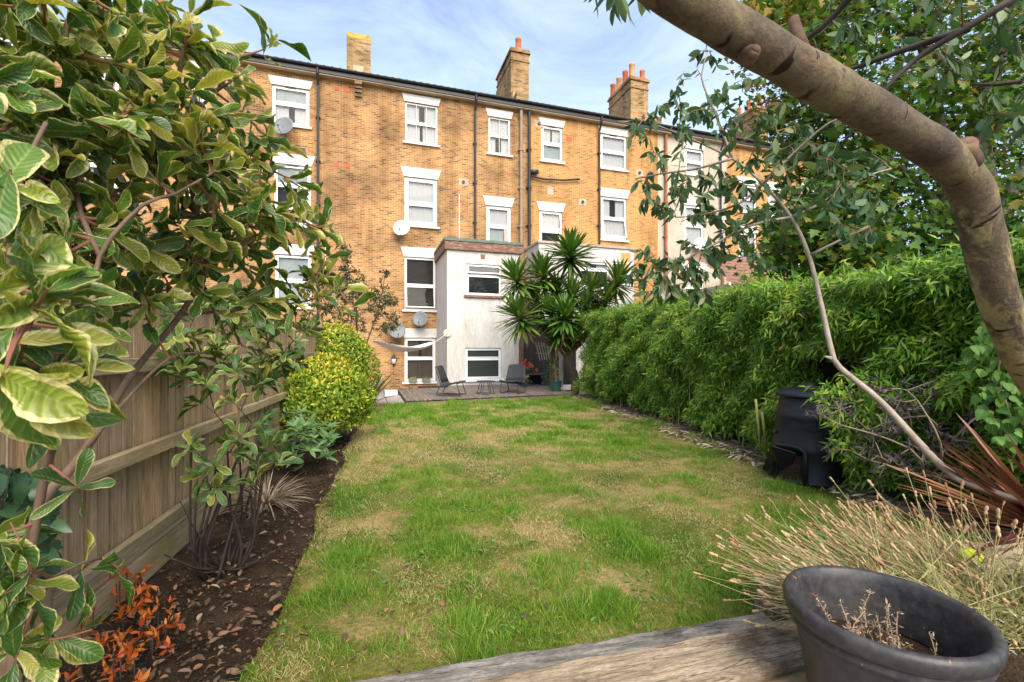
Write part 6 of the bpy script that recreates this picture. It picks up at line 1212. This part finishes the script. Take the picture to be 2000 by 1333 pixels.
# ================================================================ EUCALYPTUS
EB, nt, p, out = newmat('eucalyptus_bark'); v = ocoord(nt, (3, 3, 3)); uvn = nt.nodes.new('ShaderNodeUVMap'); mpn = nt.nodes.new('ShaderNodeMapping'); mpn.inputs['Scale'].default_value = (1.2, 20, 1); nt.links.new(uvn.outputs[0], mpn.inputs[0]); mpl = nt.nodes.new('ShaderNodeMapping'); mpl.inputs['Scale'].default_value = (2.2, 7, 1); nt.links.new(uvn.outputs[0], mpl.inputs[0])
n1 = noise(nt, 1.3, 6, 0.6, v, 0.5); n2 = noise(nt, 22, 6, 0.7, v); n3 = noise(nt, 1.0, 3, 0.55, mpn.outputs[0], 0.4); n4 = noise(nt, 1.0, 6, 0.7, mpl.outputs[0], 0.8)
r1 = ramp(nt, [(0.30, (0.045, 0.033, 0.024)), (0.45, (0.09, 0.066, 0.046)), (0.6, (0.165, 0.125, 0.072)), (0.75, (0.30, 0.25, 0.12))]); nt.links.new(n1.outputs['Fac'], r1.inputs[0]); r2 = ramp(nt, [(0.3, (0.62,) * 3), (0.6, (1.06,) * 3)]); nt.links.new(n2.outputs['Fac'], r2.inputs[0])
r3 = ramp(nt, [(0.325, (0.16, 0.09, 0.06)), (0.36, (1, 1, 1))]); nt.links.new(n3.outputs['Fac'], r3.inputs[0]); r4 = ramp(nt, [(0.58, (0, 0, 0)), (0.66, (0.55,) * 3)]); nt.links.new(n4.outputs['Fac'], r4.inputs[0])
c = mixc(nt, 1, r1.outputs[0], r2.outputs[0], 'MULTIPLY'); c = mixc(nt, r4.outputs[0], c, (0.24, 0.13, 0.075)); c = mixc(nt, 1, c, r3.outputs[0], 'MULTIPLY')
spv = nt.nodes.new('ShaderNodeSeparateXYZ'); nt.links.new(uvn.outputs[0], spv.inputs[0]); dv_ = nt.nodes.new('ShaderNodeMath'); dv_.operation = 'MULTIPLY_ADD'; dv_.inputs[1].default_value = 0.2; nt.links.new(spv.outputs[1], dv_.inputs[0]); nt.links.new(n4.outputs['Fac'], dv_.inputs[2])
yr = ramp(nt, [(0.84, (0.75,) * 3), (0.97, (0, 0, 0))]); nt.links.new(dv_.outputs[0], yr.inputs[0])       # sunlit yellowish tan painted into the bark colour low down
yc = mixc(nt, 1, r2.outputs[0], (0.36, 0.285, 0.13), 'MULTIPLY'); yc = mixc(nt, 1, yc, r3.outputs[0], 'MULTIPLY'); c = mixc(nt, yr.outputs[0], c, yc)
nt.links.new(c, p.inputs['Base Color']); p.inputs['Roughness'].default_value = 0.8; p.inputs['Specular IOR Level'].default_value = 0.25
hs = mixc(nt, 0.6, n2.outputs['Fac'], r3.outputs[0], 'MULTIPLY'); bump(nt, p, hs, 0.6, 0.012)
eu = thing('eucalyptus_tree', 'eucalyptus with thick smooth leaning trunk arching across the top right', 'tree', (3.2, 1.2, 0)); b = MB()
path = [Vector((3.2, 1.2, -0.05)), Vector((3.05, 1.2, 0.5)), atD(2110, 880, 1.98), atD(2012, 735, 1.82), atD(1952, 590, 1.66), atD(1917, 450, 1.56), atD(1895, 370, 1.50), atD(1845, 308, 1.42), atD(1740, 240, 1.30), atD(1600, 160, 1.15), atD(1480, 88, 1.04), atD(1370, 22, 0.96), atD(1250, -60, 0.90), atD(1100, -190, 0.85)]
rad = [0.105, 0.09, 0.074, 0.060, 0.052, 0.051, 0.055, 0.058, 0.056, 0.053, 0.051, 0.048, 0.044, 0.04]
q = densify(path, 0.035); cum = np.linspace(0, len(path) - 1, len(q)); rr = np.interp(cum, range(len(path)), rad); rr = rr * (1 + 0.02 * np.sin(np.arange(len(q)) * 0.9) + 0.012 * rn(len(q)))
for k in range(22):                        # swollen rings and bark folds along the limb
    j = int(RNG.integers(4, len(q) - 4)); rr = rr * (1 + RNG.uniform(0.015, 0.04) * np.exp(-((np.arange(len(q)) - j) / RNG.uniform(0.5, 1.1)) ** 2))
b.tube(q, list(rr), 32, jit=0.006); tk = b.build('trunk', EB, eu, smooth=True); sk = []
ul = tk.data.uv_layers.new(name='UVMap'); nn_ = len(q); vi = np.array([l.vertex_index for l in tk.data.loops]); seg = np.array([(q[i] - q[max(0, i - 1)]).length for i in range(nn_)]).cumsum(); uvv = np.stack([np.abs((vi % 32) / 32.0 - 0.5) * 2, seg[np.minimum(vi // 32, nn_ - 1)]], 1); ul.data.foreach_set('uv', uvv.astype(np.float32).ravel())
# knot and stubs
kn = atD(1880, 303, 1.40); dk_ = (Vector((0, -0.6, 0.8))).normalized()
KNM = M_('cut_knot_wood', [(0.3, (0.05, 0.025, 0.015)), (0.5, (0.12, 0.065, 0.04)), (0.7, (0.20, 0.13, 0.075))], 14, rough=0.85, bmp=0.6, bscale=40)
def knot(pos, axis, r, L, name='knot'):
    ax = Vector(axis).normalized(); pts = [pos, pos + ax * L * 0.6, pos + ax * L, pos + ax * L * 0.92, pos + ax * L * 0.75]; MB().tube(pts, [r * 1.6, r * 1.1, r * 0.95, r * 0.6, r * 0.1], 14, jit=0.05).build(name, KNM, tk, smooth=True)
knot(atD(1882, 318, 1.44), (-0.75, -0.45, 0.55), 0.030, 0.075); knot(atD(1572, 118, 1.13), (-0.25, 0.1, 1), 0.013, 0.11, 'branch_stub'); knot(atD(1462, 108, 1.00), (-0.3, -0.8, -0.3), 0.014, 0.03)
for px, py, d in ((1680, 200, 1.13), (1700, 265, 1.16), (1760, 300, 1.22), (1880, 420, 1.48), (1915, 520, 1.58), (1945, 610, 1.62), (1780, 330, 1.25), (1640, 190, 1.12)):
    c = atD(px, py, d); MB().tube(densify([c + Vector((-0.03, 0, 0.006)), c + Vector((0, -0.004, 0)), c + Vector((0.035, 0, 0.008))], 0.01), [0.001, 0.004, 0.005, 0.005, 0.004, 0.003, 0.001][:len(densify([c + Vector((-0.03, 0, 0.006)), c + Vector((0, -0.004, 0)), c + Vector((0.035, 0, 0.008))], 0.01))] or 0.004, 6).build('bark_crease', BARKD, tk) if False else None
BARKE = M_('grey_stem_bark', [(0.3, (0.20, 0.15, 0.11)), (0.7, (0.36, 0.30, 0.24))], 6, (2, 2, 2), rough=0.75, bmp=0.2)
th = thing('leaning_sapling', 'thin grey leaning stem rising from lower right across the hedge', 'tree', tuple(atD(2010, 985, 2.55))); b = MB()
st = [atD(2010, 985, 2.55), atD(1900, 947, 2.68), atD(1840, 912, 2.75), atD(1720, 785, 2.95), atD(1640, 718, 3.05), atD(1624, 685, 3.1), atD(1605, 600, 3.2), atD(1580, 500, 3.3), atD(1545, 425, 3.4), atD(1490, 360, 3.5), atD(1430, 310, 3.6), atD(1340, 268, 3.7), atD(1255, 235, 3.8)]
q = densify(st, 0.06); b.tube(q, [0.0235 - 0.018 * i / len(q) for i in range(len(q))], 12, jit=0.03); s1 = b.build('stem', BARKE, th, smooth=True); skl = q[len(q) // 2:]
b = MB(); c = atD(1622, 700, 3.06); b.tube([c, c + Vector((-0.05, 0.0, 0.012))], [0.014, 0.006], 8); b.build('branch_stub', BARKE, th)
bl = [[st[8], atD(1470, 440, 3.4), atD(1390, 480, 3.45), atD(1320, 520, 3.5), atD(1275, 560, 3.5)], [st[9], atD(1440, 400, 3.5), atD(1370, 420, 3.6), atD(1320, 425, 3.6)], [st[10], atD(1360, 330, 3.65), atD(1290, 340, 3.7), atD(1240, 350, 3.8)], [st[8], atD(1600, 400, 3.3), atD(1680, 350, 3.2), atD(1740, 330, 3.2)], [st[10], atD(1400, 230, 3.6), atD(1370, 150, 3.6), atD(1385, 100, 3.6)], [st[9], atD(1550, 300, 3.4), atD(1620, 240, 3.2), atD(1680, 220, 3.1)], [st[7], atD(1640, 470, 3.2), atD(1700, 440, 3.2)]]
for s in bl:
    b = MB(); skl += limb(b, s, 0.012, 0.005, 7); b.build('branch', BARKE, th, smooth=True)
def hang(poly, k, d0, d1): return [tuple(atD(x, y, RNG.uniform(d0, d1))) for x, y in sample_poly(poly, k)]
tips = hang([(1330, 110), (1420, 100), (1560, 210), (1640, 300), (1500, 300), (1350, 290), (1240, 330), (1215, 240), (1300, 190)], 66, 3.3, 3.9) + hang([(1260, 330), (1400, 340), (1400, 400), (1330, 430), (1245, 400)], 40, 3.4, 3.9) + hang([(1400, 300), (1620, 300), (1560, 420), (1500, 480), (1390, 470)], 46, 3.2, 3.7) + hang([(1230, 480), (1330, 470), (1420, 500), (1390, 590), (1250, 590), (1225, 540)], 72, 3.3, 3.7) + hang([(1580, 250), (1760, 300), (1740, 460), (1620, 470)], 34, 2.9, 3.4) + hang([(1340, 400), (1480, 420), (1500, 520), (1400, 500)], 24, 3.3, 3.7)
tips = np.array(tips); tb = MB(); tl = twigs(tb, tips, skl, 0.0025, 0.08, 4, 6); tag(tb.build('twigs', M_('eucalyptus_twig', [(0.3, (0.20, 0.09, 0.04)), (0.7, (0.34, 0.2, 0.1))], 6, bmp=0), th), kind='stuff')
EUCL = leafmat('eucalyptus_leaf', [(0, (0.03, 0.075, 0.03)), (0.5, (0.06, 0.125, 0.045)), (0.85, (0.11, 0.18, 0.07)), (0.96, (0.20, 0.26, 0.12)), (1, (0.26, 0.17, 0.07))], transl=0.3, rough=0.5, vein=0.12)
P, D = along(tl, 46, 0.25); m = len(P); D = unit(D * 0.35 + rn(m, 3) * 0.5 + [0, 0, -0.75]); scatter('leaf', th, T_EUC, P, D, rn(m, 3), RNG.uniform(0.065, 0.13, m), RNG.uniform(0.8, 1.25, m), EUCL, 300, 'leaves')
# dark branches of the eucalyptus over the sky
b = MB(); br = [[atD(1990, -10, 1.9), atD(1880, 60, 2.0), atD(1790, 115, 2.1), atD(1715, 190, 2.15), atD(1640, 290, 2.3)], [atD(1680, -30, 1.8), atD(1630, 30, 1.9), atD(1570, 80, 2.0), atD(1500, 110, 2.2)], [atD(1880, 60, 2.0), atD(1760, 100, 2.2), atD(1650, 140, 2.4), atD(1600, 150, 2.5)], [atD(1230, -120, 1.3), atD(1215, -60, 1.3), atD(1205, -10, 1.3)], [atD(1060, -150, 1.2), atD(1150, -60, 1.35), atD(1240, -20, 1.4)], [atD(2060, 100, 2.2), atD(1990, 160, 2.2), atD(1900, 165, 2.3)]]
sk2 = []
for s in br:
    b = MB(); sk2 += limb(b, s, 0.016, 0.006, 8); b.build('branch', BARKD, eu, smooth=True)
tips = np.array(hang([(1120, -60), (1280, -60), (1240, 25), (1170, 30)], 14, 1.25, 1.45) + hang([(1600, -60), (2060, -60), (2060, 120), (1900, 200), (1760, 140), (1600, 60)], 46, 1.9, 2.5) + hang([(1880, 200), (2060, 150), (2060, 330), (1960, 300)], 14, 2.0, 2.5))
tb = MB(); tl = twigs(tb, tips, sk2, 0.0022, 0.05, 4, 6); tag(tb.build('twigs', BARKD, eu), kind='stuff'); P, D = along(tl, 22, 0.3); m = len(P); D = unit(D * 0.3 + rn(m, 3) * 0.45 + [0, 0, -0.75]); scatter('leaf', eu, T_EUC, P, D, rn(m, 3), RNG.uniform(0.06, 0.11, m), RNG.uniform(0.7, 1.0, m), EUCL, 200, 'leaves')

# ================================================================ MAPLE BEHIND THE HEDGE
mb = thing('maple_tree', 'tall maple with several grey trunks and yellowing leaves behind the hedge', 'tree', tuple(atZ(1890, 820, 0.0))); q = Vector(mb.location); base = atD(1890, 683, 8.6); base.z = 0; mb.location = base; sk = []; b = MB()
for s, r0, r1 in (([base, atD(1905, 560, 8.6), atD(1930, 420, 8.6), atD(1915, 250, 8.7), atD(1960, 60, 8.8), atD(1990, -150, 8.8)], 0.23, 0.1), ([base + Vector((-0.1, 0.1, 0)), atD(1880, 560, 8.8), atD(1850, 420, 8.9), atD(1835, 250, 9), atD(1800, 60, 9), atD(1780, -150, 9)], 0.16, 0.07), ([atD(1925, 450, 8.6), atD(1990, 350, 8.4), atD(2080, 200, 8.4), atD(2150, 0, 8.4)], 0.14, 0.06), ([atD(1850, 420, 8.9), atD(1760, 330, 9), atD(1680, 260, 9.2), atD(1600, 150, 9.4)], 0.08, 0.03), ([atD(1850, 480, 8.9), atD(1740, 450, 9), atD(1640, 440, 9.4), atD(1560, 460, 9.8)], 0.07, 0.03), ([atD(1915, 250, 8.7), atD(1840, 120, 8.6), atD(1720, 20, 8.6), atD(1620, -60, 8.8)], 0.08, 0.03), ([atD(1915, 300, 8.7), atD(1980, 200, 8.2), atD(2060, 60, 8)], 0.08, 0.03), ([atD(1870, 520, 8.7), atD(1950, 460, 8.2), atD(2060, 420, 8.0)], 0.07, 0.03)):
    sk += limb(b, s, r0, r1, 10, 0.2, 0.03)
b.build('trunk', BARKM, mb, smooth=True)
tips = np.array(hang([(1440, -60), (1640, -100), (2120, -100), (2120, 540), (1900, 560), (1650, 560), (1530, 500), (1560, 400), (1640, 300), (1560, 200), (1480, 60)], 520, 7.4, 10.8) + hang([(1500, 420), (1700, 380), (1760, 560), (1500, 560)], 110, 8.0, 10.5) + hang([(1430, -40), (1660, -40), (1760, 420), (1560, 470), (1500, 300)], 170, 8.8, 11.5)); tb = MB(); tl = twigs(tb, tips, sk, 0.006, 0.04, 4, 5, 0.016); tag(tb.build('twigs', BARKM, mb), kind='stuff')
P, D = along(tl, 5, 0.4); T0 = np.repeat(tips, 34, 0) + rn(len(tips) * 34, 3) * [0.32, 0.32, 0.2]; P = np.concatenate([P, T0]); m = len(P); D = np.array([0, -0.25, -0.45]) + rn(m, 3) * 0.55; U = np.array([-0.1, -0.35, 0.9]) + rn(m, 3) * 0.35
tone = P[:, 2] * 0.22 + fnoise(P, 1.1, 31) + RNG.normal(0, 0.5, m); yel = tone > 2.25
MAP = leafmat('maple_leaf', [(0, (0.03, 0.09, 0.014)), (0.5, (0.07, 0.16, 0.022)), (0.9, (0.15, 0.24, 0.035)), (1, (0.30, 0.24, 0.04))], transl=0.4, rough=0.45, clump=0.35, cscale=0.8); MAPY = leafmat('yellowing_maple_leaf', [(0, (0.16, 0.18, 0.03)), (0.6, (0.34, 0.26, 0.04)), (1, (0.50, 0.26, 0.06))], transl=0.35, rough=0.45)
Lm = RNG.uniform(0.10, 0.175, m); scatter('leaf', mb, T_MAPLE, P[~yel], D[~yel], U[~yel], Lm[~yel], 1.0, MAP, 240, 'leaves'); scatter('yellow_leaf', mb, T_MAPLE, P[yel], D[yel], U[yel], Lm[yel], 1.0, MAPY, 120, 'yellow_leaves')
